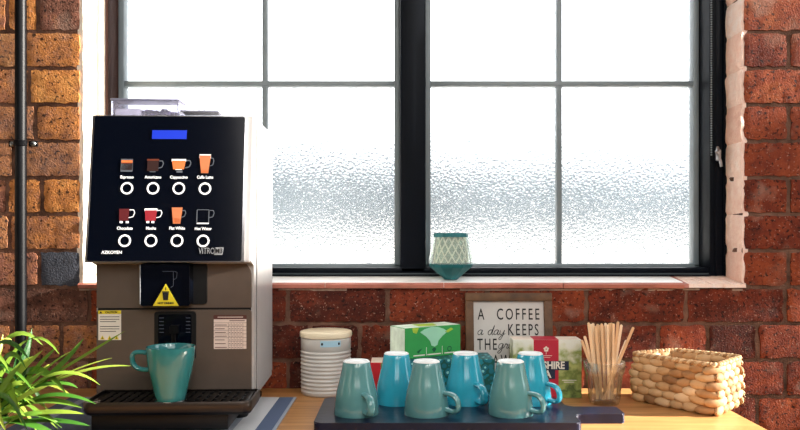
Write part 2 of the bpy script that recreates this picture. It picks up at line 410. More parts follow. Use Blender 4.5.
def far_wall():
    mb = MB()
    ztop, xl, xr = 2.9, -2.0, 2.0
    d = .22
    mb.box(xl, XL, WY + .0038, WY + d, 0, ztop, 2); mb.box(XR, xr, WY + .0038, WY + d, 0, ztop, 2)
    mb.box(XL, XR, WY + .0038, WY + d, 0, Z0 - .002, 2); mb.box(XL, XR, WY + .006, WY + d, 2.45, ztop, 2)
    j = .005
    SB = .2276
    xs0 = at(288, 0, WY).x                       # a perpend of the stretcher course under the sill
    k0 = int(-(Z0 - .60) / CZ)
    for k in range(k0, int((ztop - Z0) / CZ)):
        z0, z1 = Z0 + k * CZ + j * .9, Z0 + (k + 1) * CZ - j * .9
        stretch = (k % 2 == 1)                   # k=-1 is the course right under the sill
        # run of cuts
        if k < 0:
            xs = []
            step = SB if stretch else SB * .5
            x = xs0 + (0 if stretch else SB * .22) - 12 * SB
            while x < xr: xs.append(x); x += step
            for a, b in zip(xs, xs[1:]):
                if b < -1.35 or a > 1.45: continue
                left = (a + b) / 2 < -.62
                cc = (min(.95, max(0, random.gauss(.33, .16))), 0, 0, 1)  # courses below the sill coloured darker for deeper shade
                brick(mb, a + j, b - j, z0, z1, 1 if left else 0, c=cc)
        else:
            if z0 > 2.3: continue
            # right pier
            xs = [XR - .003, at(789, 0, WY).x, at(789, 0, WY).x + SB * .5, at(789, 0, WY).x + SB * 1.5, at(789, 0, WY).x + SB * 2.5] if (k % 2 == 0 and k < 12) else [XR + .003, XR + SB * .97, XR + SB * 1.5, XR + SB * 2.5]
            if k % 2 == 0: xs = [XR + .003, at(789, 0, WY).x, at(789, 0, WY).x + SB, at(789, 0, WY).x + SB * 2]
            for a, b in zip(xs, xs[1:]):
                hz = min(1, max(0, (k - 2) / 7))  # window glare put into the colour: higher bricks paler and greyer
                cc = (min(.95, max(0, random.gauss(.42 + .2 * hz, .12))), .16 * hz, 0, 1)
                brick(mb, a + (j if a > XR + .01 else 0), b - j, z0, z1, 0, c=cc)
            # left pier: shorter, mixed bricks
            x = XL + .0
            lens = {0: [.092, .115, .22], 1: [.16, .1, .2], 2: [.085, .08, .15, .2], 3: [.15, .1, .2], 4: [.10, .11, .2], 5: [.115, .1, .2], 6: [.13, .09, .2], 7: [.095, .07, .11, .2], 8: [.16, .12, .2]}.get(k, [.12, .1, .22])
            for q, ln in enumerate(lens + [.22, .12, .22]):
                a, b = x - ln, x
                r = {(7, 0): .22, (7, 1): .75, (8, 0): .2, (5, 0): .78, (6, 0): .6, (4, 0): .55, (3, 0): .62}.get((k, q), random.gauss(.5, .2))
                g = 1 if (k == 0 and q == 0) else (.35 if random.random() < .15 else 0)
                brick(mb, a + j, b - (0 if q == 0 else j), z0, z1, 1, c=(min(.95, max(0, r)), g, 0, 1))
                x = a
                if x < -1.35: break
    o = mb.build('wall_back', ['brick_red', 'brick_orange', 'mortar'], normals=True)
    return tag(o, 'old red and orange brick wall around the window', kind='structure')
far_wall()

def rough_strip(name, m, x, y0, y1, z0, z1, sgn, amp, label, jointed=False):
    """washed reveal: an uneven skin on the side of the opening, with a ragged front edge"""
    mb = MB(); ny, nz = 6, 150
    g = []
    for j in range(nz + 1):
        z = z0 + (z1 - z0) * j / nz; row = []
        kk = (z - Z0) / CZ; fr = kk - math.floor(kk)
        jt = (min(fr, 1 - fr) < .07) if jointed else False
        for i in range(ny + 1):
            y = y0 + (y1 - y0) * i / ny
            nn = mnoise.noise(Vector((y * 30, z * 22, 4.2 + x)))
            if i == 0: y += mnoise.noise(Vector((1.7, z * 45, x))) * .004
            row.append(mb.bm.verts.new((x + sgn * ((.009 if sgn > 0 else .004) + amp * nn - (.0035 if jt else 0)), y, z)))
        g.append(row)
    fs = []
    for j in range(nz):
        z = z0 + (z1 - z0) * (j + .5) / nz
        random.seed(int((z - Z0) / CZ) * 7 + 3); cv = random.uniform(.35, .8)
        f2 = []
        for i in range(ny): f2.append(mb.bm.faces.new((g[j][i], g[j][i + 1], g[j + 1][i + 1], g[j + 1][i])))
        # front lip folding back on to the wall
        mb._tag(f2, 0, (cv, 0, 0, 1), True)
    lip = [mb.bm.verts.new((g[j][0].co.x - sgn * (.012 + .006 * mnoise.noise(Vector((9, j * .4, x)))), WY - .001 + .004, g[j][0].co.z)) for j in range(nz + 1)]
    for j in range(nz):
        mb._tag([mb.bm.faces.new((g[j][0], g[j + 1][0], lip[j + 1], lip[j]))], 0, (.6, 0, 0, 1), True)
    o = mb.build(name, m)
    return tag(o, label, kind='structure')
rough_strip('trim_1', 'whitewash', XL, WY + .001, WY + .10, Z0 + .01, 2.45, 1, .003, 'whitewashed plaster on the left window reveal')
rough_strip('trim_2', 'pinkwash', XR, WY + .001, WY + .10, Z0 + .01, 2.45, -1, .003, 'pale pink washed brick on the right window reveal', True)
random.seed(11)
mb = MB(); mb.box(XL + .002, -.709, 1.833, 1.845, SILL_B, 2.45, 0, .002)
tag(mb.build('trim_3', 'whitewash'), 'white bead beside the left window jamb', kind='structure')

# sill: top coloured white for the window light, red quarry-tile nosings
mb = MB()
for a, b in ((XL, -.44), (-.44, -.171), (-.171, .10), (.10, .372), (.372, .648)):
    a += .0008; b -= .0008
    mb.prism([(a, WY - .008, Z0 - .002), (a, WY - .010, Z0 + .006), (a, WY - .006, Z0 + .0095), (a, WY + .003, Z0 + .010), (a, WY + .003, Z0 - .002)], (b - a, 0, 0), 1)
mb.prism([(XL, WY + .002, Z0 - .001), (XL, WY + .002, Z0 + .011), (XL, 1.845, SILL_B), (XL, 1.845, Z0 - .001)], (.648 - XL, 0, 0), 0)
# crumbled mortar end on the right
n = 26
for i in range(n):
    a = .648 + (XR + .004 - .648) * i / n; b = .648 + (XR + .004 - .648) * (i + 1) / n
    h = .010 + .006 * mnoise.noise(Vector((i * .5, 3.1, 0)))
    mb.prism([(a, WY - .006 + .004 * mnoise.noise(Vector((i * .6, 0, 7))), Z0 - .001), (a, WY - .004, Z0 + h * .7), (a, WY + .02, Z0 + h), (a, 1.845, SILL_B), (a, 1.845, Z0 - .001)], (b - a, 0, 0), 2 if i > 1 else 1, (.7, 0, 0, 1))
random.seed(31); x = XL
while x < XR:
    ln = random.uniform(.02, .11); 
    if random.random() < .62: mb.box(x, min(XR, x + ln), WY - .0005, WY + .004, Z0 - .0085 + random.uniform(0, .002), Z0 - .002 - random.uniform(0, .002), 3)
    x += ln
tag(mb.build('trim_4', ['sill_lit_top', 'sill_red', 'pinkwash', 'pale_mortar']), 'window sill with top whitened to look lit and red tile nosing', kind='structure')

# window: fixed frame, two sashes with glazing bars, eight panes
YF, YG = 1.84, 1.925
ZB, ZT = 1.156, 2.40
mb = MB()
mb.box(-.733, -.702, YF, 1.955, SILL_B, ZT + .05, 1, .002)
mb.box(.745, .784, YF, 1.955, SILL_B, ZT + .05, 0, .003)
mb.box(.757, .762, YF - .004, YF + .002, SILL_B, ZT + .05, 0, .001)
mb.box(.778, .784, YF - .006, YF + .002, SILL_B, ZT + .05, 0, .001)
mb.box(0, .0625, YF, 1.955, ZB, ZT + .05, 0, .004)
mb.box(-.702, .745, YF, 1.955, ZB, 1.1685, 0, .002)
mb.box(-.702, .745, YF - .008, 1.955, SILL_B, 1.1527, 0, .001)
mb.box(-.702, .745, YF + .006, 1.955, 1.1527, 1.156, 2)
mb.box(-.702, .745, YF, 1.955, ZT, ZT + .05, 0, .002)
win = tag(mb.build('window_1', ['frame', 'frame_sunlit', 'sash']), 'black framed window of two sashes with obscured glass', kind='structure')
def sash(x0, x1, xm):
    mb = MB(); w = .014; y0, y1 = 1.905, 1.94
    for b in ((x0, x0 + w, 1.168, ZT), (x1 - w, x1, 1.168, ZT), (x0, x1, 1.160, 1.176), (x0, x1, ZT - w, ZT)):
        mb.box(b[0], b[1], y0, y1, b[2], b[3], 0, .002)
    s = mb.build('sash', 'sash', win)
    zm = 1.6255; h = .0063
    mb = MB(); mb.box(xm - h, xm + h, y0 + .004, y1 - .002, 1.17, ZT, 0, .002); mb.build('glazing_bar', 'sash', s)
    mb = MB(); mb.box(x0, x1, y0 + .002, y1 - .002, zm - h, zm + h, 0, .002); mb.build('glazing_bar', 'sash', s)
    for (a, b) in ((x0 + w - .004, xm - h + .003), (xm + h - .003, x1 - w + .004)):
        for (c, d) in ((1.172, zm - h + .003), (zm + h - .003, ZT - w + .004)):
            mb = MB(); mb.box(a, b, YG, YG + .004, c, d); mb.build('pane', 'pane', s)
sash(-.702, 0, -.338); sash(.0625, .745, .398)
# bead chain and its hook on the right jamb
mb = MB(); z = 1.44
while z < 2.4:
    mb.ball((.7475, YF - .0035, z), .0021, .0021, .0021, 0, u=6, v=5); z += .0058
tag(mb.build('bead_chain', 'sash', win))
mb = MB(); mb.box(.757, .768, YF - .013, YF + .002, 1.425, 1.452, 0, .003)
mb.tube([(.760, YF - .012, 1.448), (.755, YF - .022, 1.455), (.751, YF - .024, 1.446), (.756, YF - .022, 1.436), (.763, YF - .018, 1.424), (.765, YF - .02, 1.41)], .0035, 8)
mb.build('window_catch', 'steel', win)

# rest of the room (behind the camera) and the yard outside
mb = MB(); mb.box(-2, 2.6, -2.4, WY + .1, -.05, 0); tag(mb.build('floor', 'floor'), 'plain floor of the room', kind='structure')
mb = MB(); mb.box(-2, 1.9, -2.4, WY + .1, 2.9, 2.95); tag(mb.build('ceiling', 'plaster'), 'plain ceiling of the room', kind='structure')
mb = MB(); mb.box(-2.05, -2, -2.4, WY + .1, 0, 2.9); tag(mb.build('wall_left', 'plaster'), 'plain left wall of the room', kind='structure')
mb = MB(); mb.box(-2, 2.6, -2.45, -2.4, 0, 2.9); tag(mb.build('wall_front', 'plaster'), 'plain wall behind the viewer', kind='structure')
mb = MB(); mb.box(2.6, 2.65, -2.4, .88, 0, 2.9); mb.box(2.6, 2.65, .88, WY + .1, 0, 1.25); mb.box(2.6, 2.65, 1.07, WY + .1, 1.61, 2.02); tag(mb.build('wall_right_sun_gate', 'plaster'), 'unseen right wall with openings shaped to gate the sun', kind='structure')  # band across the opening added to keep sun off mugs, jar and cartons
M['yard'] = mat('pale yard concrete', 'e6e4e0', .9, var=.05, scale=2)
M['yard_wall'] = mat('grey rendered yard wall', '60696e', .9, var=.3, scale=1.4)
mb = MB(); mb.box(-14, 14, 2.1, 30, -.1, 0); tag(mb.build('ground', 'yard'), 'pale yard outside the window', kind='structure')
mb = MB()
for i in range(28):
    a = -14 + i; h = 2.30 - .027 * i + .02 * mnoise.noise(Vector((i * .7, 1, 2)))
    mb.box(a, a + 1, 6, 6.3, 1.16, h, 0)
    mb.box(a, a + 1, 5.98, 6.32, 0, 1.16, 1)
tag(mb.build('wall_outside', ['yard_wall', 'yard']), 'grey and white yard wall seen blurred through the glass', kind='structure')

# black conduit on the left pier
t = empty('conduit_pipe', (-.859, 1.7325, 0), label='black vertical conduit pipe clipped to the left brick pier', cat='pipe')
mb = MB(); mb.tube([(0, 0, .9), (0, 0, 1.2), (0, 0, 1.8), (0, 0, 2.88)], .0125, 20); mb.build('pipe', 'pipe', t)
mb = MB(); zc = 1.455
mb.tube([(.0145 * math.cos(a), -.0145 * math.sin(a), zc) for a in [PI * i / 12 for i in range(13)]], .0016, 8, flat=1)
mb.box(-.033, -.0125, .010, .0135, zc - .0065, zc + .0065, 0, .001); mb.box(.0125, .033, .010, .0135, zc - .0065, zc + .0065, 0, .001)
for k in (-.005, -.0025, 0, .0025, .005):
    mb.tube([(.0142 * math.cos(a), -.0142 * math.sin(a), zc + k) for a in [PI * i / 12 for i in range(13)]], .0016, 8)
sd = mb.build('pipe_clip', 'pipe', t)
for s in (-1, 1):
    mb = MB(); mb.ball((s * .0235, .0095, zc), .0066, .004, .0066); mb.box(s * .0235 - .0045, s * .0235 + .0045, .0052, .0065, zc - .0007, zc + .0007, 1)
    mb.build('screw', ['screw', 'black'], sd)

# ------------------------------------------------------------------ table
t = empty('table', (-.22, 1.35, 0), label='orange pine worktop table under the window, everything stands on it', cat='table')
mb = MB(); mb.box(-1.2, .876, -.55, .385, TB - .035, TB, 0, .003); mb.build('tabletop', 'wood', t)
for x in (-1.12, .80):
    for y in (-.47, .31):
        mb = MB(); mb.box(x - .03, x + .03, y - .03, y + .03, 0, TB - .035, 0, .004); mb.build('leg', 'wood', t)

mb = MB(); mb.box(-.24, .24, -.20, .185, 0, .003, 0, .001)
pm = mb.build('placemat', 'stripes', None, (-.46, 1.44, TB))
tag(pm, 'blue and white striped cotton mat under the coffee machine', 'placemat')

# ------------------------------------------------------------------ coffee machine
MZ = TB + .003
def machine():
    W = .143
    root = empty('coffee_machine', (-.412, 1.40, MZ), (0, 0, R(2)), label='tall bronze and silver coffee vending machine with black touch panel', cat='coffee machine')
    H = 1.467 - MZ; Hb = 1.199 - MZ; z0 = .040
    dpt = .255
    prof = [(.006, z0), (.006, Hb - .006), (-.036, Hb), (.004, H - .004), (.008, H), (dpt, H), (dpt, z0)]
    mb = MB(); mb.prism([(-W, y, z) for y, z in prof], (2 * W, 0, 0))
    bmesh.ops.bevel(mb.bm, geom=[e for e in mb.bm.edges], offset=.002, segments=2, affect='EDGES')
    body = mb.build('housing', 'silver', root)
    # plinth and feet
    mb = MB(); mb.box(-W + .022, W - .030, -.085, dpt - .01, .008, z0 + .001, 0, .003); mb.build('plinth', 'black', root)  # black plinth drawn forward to stand for the deep shade under the tray
    for sx in (-1, 1):
        for y in (.05, dpt - .03):
            mb = MB(); mb.lathe([(0, 0), (.016, 0), (.018, .004), (.018, .010), (.013, .013), (0, .013)], 20, o=(sx * (W - .035), y, 0)); mb.build('foot', 'black', root)
    # side panels with a dark gap round them
    for sx in (-1, 1):
        x = sx * W
        mb = MB()
        pr = [(.034, z0 + .012), (.034, H - .020), (dpt - .006, H - .020), (dpt - .006, z0 + .012)]
        mb.prism([(x, y, z) for y, z in pr], (sx * .0008, 0, 0), 1)
        pr = [(.0355, z0 + .0135), (.0355, H - .0215), (dpt - .0075, H - .0215), (dpt - .0075, z0 + .0135)]
        mb.prism([(x, y, z) for y, z in pr], (sx * .0018, 0, 0), 0)
        mb.build('side_panel', ['silver', 'black'], root)
    # bronze front: upper cover and lower door
    zs = 1.245 - 73 * 1.395 / F - MZ            # seam height
    mb = MB(); mb.prism(rrect(-W + .002, W - .004, zs + .0018, Hb - .002, .022, -.001, corners=(0, 0, 1, 0)), (0, .012, 0))
    up = mb.build('upper_cover', 'bronze', root)
    mb = MB(); mb.box(-W + .003, W - .005, .003, .009, zs - .004, zs + .004); mb.build('seam', 'black', root)
    mb = MB(); mb.prism(rrect(-W + .002, W - .004, z0 + .006, zs - .0018, .006, -.001), (0, .012, 0))
    door = mb.build('lower_door', 'bronze', root)
    def fx(px): return (px - 400) * 1.395 / F + .412
    def fz(py): return 1.245 - (py - 236) * 1.395 / F - MZ
    # dispenser head
    def gx(px): return (px - 400) * 1.366 / F + .4109
    def gz(py): return 1.245 - (py - 236) * 1.366 / F - MZ
    mb = MB(); mb.prism(rrect(gx(140), gx(189), gz(306), Hb - .004, .004, -.030, corners=(1, 1, 0, 0)), (0, .031, 0))
    dh = mb.build('dispenser_head', 'gloss_black', root)
    mb = MB(); mb.prism(rrect(gx(188), gx(203), gz(306), Hb - .004, .006, -.004, corners=(0, 1, 0, 0)), (0, .005, 0)); mb.build('shadow_gap', 'black', dh)
    mb = MB(); mb.box(gx(139.4), gx(140.2), -.0312, -.0296, gz(304), Hb - .006); mb.build('trim_strip', 'silver_print', dh)
    mb = MB(); mb.box(gx(188.4), gx(188.8), -.0312, -.0296, gz(302), Hb - .006); mb.build('trim_strip', 'pipe', dh)
    mb = MB(); y = -.0306
    def st(a, b, w=.0008):
        a = Vector((gx(a[0]), y, gz(a[1]))); b = Vector((gx(b[0]), y, gz(b[1]))); d = (b - a).normalized(); s = Vector((-d.z, 0, d.x)) * w / 2
        mb.poly([a + s, b + s, b - s, a - s])
    st((162, 271.5), (174, 271.5)); st((172.8, 271.5), (172.8, 286)); st((174, 271.5), (176.5, 272.5)); st((176.5, 272.5), (176, 278)); st((176, 278), (173, 280)); st((172.8, 286), (170, 287.5))
    mb.build('cup_outline', 'steel_dim', dh)
    # warning triangle HOT DRINKS
    a, b, c = (gx(152.5), gz(306)), (gx(178), gz(306)), (gx(165.2), gz(284))
    mb = MB(); mb.prism([(p[0], -.0312, p[1]) for p in (a, b, c)], (0, .0012, 0))
    tri = mb.build('warning_triangle', 'yellow', dh)
    mb = MB(); y = -.0317
    mb.poly([(gx(162), y, gz(292.5)), (gx(168.4), y, gz(292.5)), (gx(167.6), y, gz(300.3)), (gx(162.8), y, gz(300.3))])
    mb.poly([(gx(161.4), y, gz(292.4)), (gx(169), y, gz(292.4)), (gx(169), y, gz(291.4)), (gx(161.4), y, gz(291.4))])
    mb.poly([(gx(164.8), y, gz(290.4)), (gx(165.7), y, gz(290.4)), (gx(165.7), y, gz(287.5)), (gx(164.8), y, gz(287.5))])
    mb.build('cup_symbol', 'ink', tri)
    text('lettering', 'HOT DRINKS', .0050, 'ink', tri, (gx(165.3), -.0316, gz(303.3)), sx=.95, bold=.0002)
    # spout recess
    mb = MB(); mb.prism(rrect(fx(154), fx(195.5), fz(360), fz(311.5), .006, -.0026), (0, .003, 0))
    sp = mb.build('spout_recess', 'black', root)
    mb = MB(); mb.prism(rrect(fx(158), fx(191), fz(356), fz(314.5), .004, -.0034), (0, .001, 0)); mb.build('spout_plate', 'gloss_black', sp)
    mb = MB()
    mb.prism(rrect(fx(170), fx(179), fz(333.5), fz(325), .003, -.013), (0, .010, 0))
    mb.lathe([(.004, -.002), (.004, -.020), (.003, -.022), (0, -.022)], 14, o=(fx(174.5), -.010, fz(333)))
    mb.build('spout', 'pipe', sp)
    for k in range(5):
        for s in (-1, 1):
            x0 = fx(174.5) + s * .020; zz = fz(318 + k * 3.6)
            mb = MB(); mb.box(min(x0, x0 + s * .008), max(x0, x0 + s * .008), -.0040, -.0033, zz - .0006, zz + .0006)
            mb.build('vent_slot', 'steel_dim', sp)
    # left caution sticker
    x0, x1, zt, zb = fx(98.5), fx(121), fz(310.5), fz(340)
    mb = MB(); mb.box(x0, x1, -.0016, -.0009, zb, zt); sk = mb.build('caution_sticker', 'paper', root)
    mb = MB(); mb.box(x0, x1, -.0021, -.0014, zt - .0062, zt); mb.build('sticker_header', 'yellow', sk)
    text('lettering', 'CAUTION', .0048, 'ink', sk, ((x0 + x1) / 2 + .003, -.0023, zt - .0032), bold=.00015)
    mb = MB(); mb.poly([(x0 + .002, -.0024, zt - .0052), (x0 + .0078, -.0024, zt - .0052), (x0 + .0049, -.0024, zt - .0008)])
    for k in range(7):
        if k == 3: continue
        zz = zt - .012 - k * .0044; mb.box(x0 + .003, x1 - .003 - (.006 if k in (2, 6) else 0), -.0019, -.0014, zz, zz + .0011)
    mb.build('small_print', 'ink', sk)
    for k in range(3):
        xc = x0 + .0075 + k * .0128; mb = MB(); mb.poly([(xc - .0042, -.0019, zb + .0012), (xc + .0042, -.0019, zb + .0012), (xc, -.0019, zb + .0085)], 0)
        mb.poly([(xc - .0012, -.0021, zb + .0025), (xc + .0012, -.0021, zb + .0025), (xc, -.0021, zb + .006)], 1); mb.build('hazard_symbol', ['yellow', 'ink'], sk)
    # right nutrition table sticker
    x0, x1, zt, zb = fx(213), fx(245.5), fz(319.6), fz(349.5)
    mb = MB(); mb.box(x0, x1, -.0016, -.0009, zb, zt); sk = mb.build('table_sticker', 'pinkpaper', root)
    mb = MB(); mb.prism(rrect(x0 - .0006, x1 + .0006, zt, fz(315.4), .002, -.0019), (0, .0008, 0)); mb.build('sticker_header', 'brown_ink', sk)
    mb = MB(); mb.box(x0 + .007, x1 - .006, -.0022, -.0018, zt + .0032, zt + .0045); mb.build('small_print', 'pinkpaper', sk)
    mb = MB(); y = -.0018; w = x1 - x0; h = zt - zb
    for k in range(1, 8): mb.box(x0 + (.0 if k > 2 else .44 * w), x1, y, y + .0003, zb + h * k / 8, zb + h * k / 8 + .0005)
    for k in range(6): xx = x0 + w * (.44 + .09 * k); mb.box(xx, xx + .0005, y, y + .0003, zb, zt - h * .12)
    for k in range(7):
        zz = zb + h * (k + .35) / 8
        mb.box(x0 + .002, x0 + .40 * w - .002 * (k % 3), y, y + .0003, zz, zz + .0012)
        for q in range(5):
            xx = x0 + w * (.465 + .09 * q); mb.box(xx, xx + .0026, y, y + .0003, zz, zz + .001)
    mb.box(x0 + .48 * w, x1 - .003, y, y + .0003, zt - .0036, zt - .0022)
    mb.build('printed_table', 'brown_ink', sk)
    # drip tray
    tz = .0605; ox = .013
    mb = MB()
    tw = .1425; yf = -.112
    out = []
    n = 8; rc = .018
    for i in range(n + 1): a = PI + i / n * PI / 2; out.append((-tw + rc + rc * math.cos(a), yf + rc + rc * math.sin(a)))
    for i in range(n + 1): a = 1.5 * PI + i / n * PI / 2; out.append((tw - rc + rc * math.cos(a), yf + rc + rc * math.sin(a)))
    out += [(tw, -.002), (-tw, -.002)]
    def ring(k, z, sx): return [mb.bm.verts.new((ox + x * sx, -.002 + (y + .002) * k, z)) for x, y in out]
    rs = [ring(.93, tz - .022, .975), ring(.985, tz - .0165, .993), ring(1, tz - .008, 1), ring(1, tz - .002, 1), ring(.99, tz + .001, .994), ring(.955, tz + .001, .972), ring(.94, tz - .004, .965)]
    fs = []
    for q, (a, b) in enumerate(zip(rs, rs[1:])):
        f2 = []
        for i in range(len(out)): k = (i + 1) % len(out); f2.append(mb.bm.faces.new((a[i], a[k], b[k], b[i])))
        mb._tag(f2, 0 if 1 <= q <= 4 else 1, None, True)
    mb._tag([mb.bm.faces.new(rs[-1]), mb.bm.faces.new(rs[0][::-1])], 1, None)
    tray = mb.build('drip_tray', ['tray_rim', 'tray_black'], root)
    mb = MB()
    for k in range(17):
        x = ox - .125 + k * .0156; mb.box(x, x + .0105, -.100, -.008, tz - .0045, tz - .0012, 0, .001)
    for y in (-.100, -.070, -.040, -.012): mb.box(ox - .128, ox + .128, y, y + .004, tz - .0045, tz - .0016, 0, .0008)
    mb.build('tray_grille', 'tray_black', tray)
    # hopper on top
    hx = lambda px: (px - 400) * 1.50 / F + .412
    mb = MB(); a, b = hx(115), hx(181)
    y0, y1, zt = .095, .150, .043
    th = .0025
    hh = H
    for bb in ((a, b, y0, y0 + th), (a, b, y1 - th, y1), (a, a + th, y0 + th, y1 - th), (b - th, b, y0 + th, y1 - th)):
        mb.box(bb[0], bb[1], bb[2], bb[3], hh, hh + zt)
    hp = mb.build('bean_hopper', 'acrylic', root)
    mb = MB(); mb.box(a - .002, b + .002, y0 - .002, y1 + .002, hh + zt, hh + zt + .003, 0, .001); mb.build('hopper_lid', 'acrylic_edge', hp)
    mb = MB(); random.seed(5)
    for k in range(110):
        mb.ball((random.uniform(a + .058, b - .01), random.uniform(y0 + .012, y1 - .012), hh + random.uniform(.004, .026)), .0058, .0042, .0038, 0, rot=Matrix.Rotation(random.random() * 3, 3, 'Z'), u=7, v=5)
    o = mb.build('coffee_beans', 'beans', hp); o['kind'] = 'stuff'
    mb = MB(); mb.box(a + .004, a + .055, y0 + .006, y1 - .006, hh, hh + .028, 0, .004); mb.build('powder_canister', 'bean_white', hp)
    mb = MB(); mb.box(hx(181), hx(221), y0, y1, hh - .001, hh + .022, 0, .002); rl = mb.build('refill_hatch', 'acrylic', root)
    mb = MB(); mb.box(hx(182), hx(220), y0 + .002, y1, hh + .022, hh + .0245, 0, .001); mb.build('hatch_rim', 'acrylic_edge', rl)
    # ---- touch panel
    PW, PH = .272, .270
    tilt = math.atan2(.040, H - Hb)
    pc = Vector((-.0085, -.0395, Hb + .0005))
    mb = MB(); mb.prism(rrect(-PW / 2, PW / 2, .001, PH - .003, .004, 0), (0, .006, 0))
    pan = mb.build('touch_panel', 'gloss_black', root, pc, (-tilt, 0, 0))
    mb = MB(); mb.box(-PW / 2 - .0045, PW / 2 + .0045, .0012, .0068, -.001, PH - .0005, 0, .0008); mb.build('panel_surround', 'steel', root, pc, (-tilt, 0, 0))
    def uv(px, py):
        l = 96.7 - (py - 114) * 10.7 / 146; r = 245 - (py - 114) * 5 / 146
        return (px - l) / (r - l) * PW - PW / 2, (260 - py) / 145.5 * PH
    s = PW / 152.                                    # metres per pixel on the panel
    E = -.0006
    u0, v0 = uv(152.5, 139); u1, v1 = uv(187, 130.2)
    mb = MB(); mb.box(u0, u1, E - .0002, .0005, v0, v1); mb.build('display_screen', 'lcd', pan)
    text('lettering', 'AZKOYEN', 4.4 * s, 'white_print', pan, (uv(111, 251)[0], E, uv(111, 251.2)[1]), sx=.98, bold=.0001)
    text('lettering', 'VITRO', 9.0 * s, 'silver_print', pan, (uv(205.5, 250)[0], E, uv(205, 250)[1]), sx=.62, bold=-.00015)
    ua, va = uv(213.5, 253.6); ub, vb = uv(222, 246.4)
    mb = MB(); mb.prism([(ua - .001, E, va), (ub - .001, E, va), (ub + .001, E, vb), (ua + .001, E, vb)], (0, .0003, 0)); lg = mb.build('model_badge', 'silver_print', pan)
    text('lettering', 'M3', 7 * s, 'ink', lg, ((ua + ub) / 2, E - .0003, (va + vb) / 2), sx=.85, bold=.0002)
    PM = ['white_print', pm_('crema orange', 'd8743a', .3), pm_('coffee brown', '6a2c14', .15), pm_('dark coffee', '2a0c06', .2), pm_('latte orange', 'c9764a', .25), pm_('cocoa red', '5a1016', .15), pm_('glass outline', '5a6068', .15), pm_('mocha red', '98202c', .2)]
    def pic(kind, cx, cy):
        mb = MB(); u, v = uv(cx, cy)
        def quad(x0, x1, y0, y1, mi, tx0=0, tx1=0):   # pixel offsets, y down; tx: extra half width at top
            mb.poly([(u + x0 * s, E - .0001 * (1 + mi % 3), v - y1 * s), (u + x1 * s, E - .0001 * (1 + mi % 3), v - y1 * s), (u + (x1 + tx1) * s, E - .0001 * (1 + mi % 3), v - y0 * s), (u + (x0 - tx0) * s, E - .0001 * (1 + mi % 3), v - y0 * s)], mi)
        def ear(x0, y0, y1, mi=6, w=.9, ex=4.5):
            pts = [(x0, y0), (x0 + ex * .8, y0), (x0 + ex, (y0 + y1) / 2 - 1), (x0 + ex * .7, y1 - 1), (x0 - .5, y1)]
            for a, b in zip(pts, pts[1:]):
                d = Vector((b[0] - a[0], 0, b[1] - a[1])).normalized(); nn = Vector((-d.z, 0, d.x)) * w / 2
                P = [Vector((a[0], 0, a[1])) + nn, Vector((b[0], 0, b[1])) + nn, Vector((b[0], 0, b[1])) - nn, Vector((a[0], 0, a[1])) - nn]
                mb.poly([(u + p.x * s, E, v - p.z * s) for p in P], mi)
        if kind == 'espresso':
            quad(-6, 6, -7, 6.2, 6); quad(-5.5, 5.5, -6, 4.5, 3, .3, .3); quad(-5.6, 5.6, -5.6, -3.2, 1); quad(-5.4, 5.4, -3.2, -2, 2)
        elif kind == 'americano':
            quad(-5.6, 5.6, -6, 5.5, 3); quad(-6, 6, -7, -5.2, 2); ear(6, -5, 2.5); quad(-3, 3, 5.8, 6.6, 6)
        elif kind == 'cappuccino':
            ear(7, -5.5, 2, 6, 1.1, 5.2); quad(-5.4, 5.4, -5.5, 3.6, 1, 1.6, 1.6); quad(-7.2, 7.2, -7, -4.4, 0); quad(-3.2, 3.2, 1.2, 4.2, 0, 1, 1); quad(-2, 4, 5, 7, 6)
        elif kind == 'latte':
            ear(5.5, -8, 0, 6, .8, 3.4); quad(-3.6, 3.6, -11, 7.5, 4, 2.2, 2.2); quad(-5.8, 5.8, -12, -8, 0); quad(-3.2, 3.2, 4.5, 7, 1)
        elif kind == 'chocolate':
            ear(4.5, -6, 2, 0, .8, 5.5); quad(-5, 4, -7, 5, 5, .6, .6); quad(-4.5, -1.5, 5.4, 7.5, 0); quad(1.5, 4.5, 5.4, 7.5, 0)
        elif kind == 'mocha':
            ear(6, -5.5, 2, 0, .8, 5); quad(-5, 5, -5.6, 5.2, 7, 1, 1); quad(-6.4, 6.4, -7.4, -4.6, 0); quad(-4, -1.2, 5.4, 7.4, 0); quad(1, 3.8, 5.4, 7.4, 0)
        elif kind == 'flat':
            ear(5, -6, 1, 6, .8, 3.6); quad(-3.6, 3.6, -9, 7.5, 4, 1.8, 1.8); quad(-5.2, 5.2, -9, -7, 0); quad(-3, 3, 2, 7, 1)
        else:
            for q in ((-6.5, -5.6, -6.5, 7), (5.4, 6.2, -6.5, 6.5), (-6, 6, 6.6, 7.8), (-6, 6, -7, -6.4)): quad(*q, 6 if q[3] < 7.5 else 0)
            ear(6.5, -6, 1.5, 6, .7, 4.5)
        return mb.build('drink_picture', PM, pan, normals=False)
    for kind, nm, px, py, ly, ry in (
            ('espresso', 'Espresso', 127.2, 166, 177.4, 188.4), ('americano', 'Americano', 153, 166, 177.4, 188.4), ('cappuccino', 'Cappuccino', 178.6, 166, 177.4, 188.4), ('latte', 'Caffe Latte', 204.6, 166, 177.4, 188.6),
            ('chocolate', 'Chocolate', 124.2, 215.5, 227.8, 239.8), ('mocha', 'Mocha', 150.2, 215.5, 227.8, 239.8), ('flat', 'Flat White', 176.2, 216, 227.8, 239.8), ('water', 'Hot Water', 202.2, 216, 228.2, 240)):
        pic(kind, px, py)
        u, v = uv(px - .2, ry)
        mb = MB(); mb.disc((u, E, v), 6.3 * s, 28, 0, 4.5 * s); mb.build('touch_button', 'white_print', pan, normals=False)
        u, v = uv(px, ly)
        text('lettering', nm, 4.3 * s, 'white_print', pan, (u, E, v), sx=.86, bold=.00012)
    return root
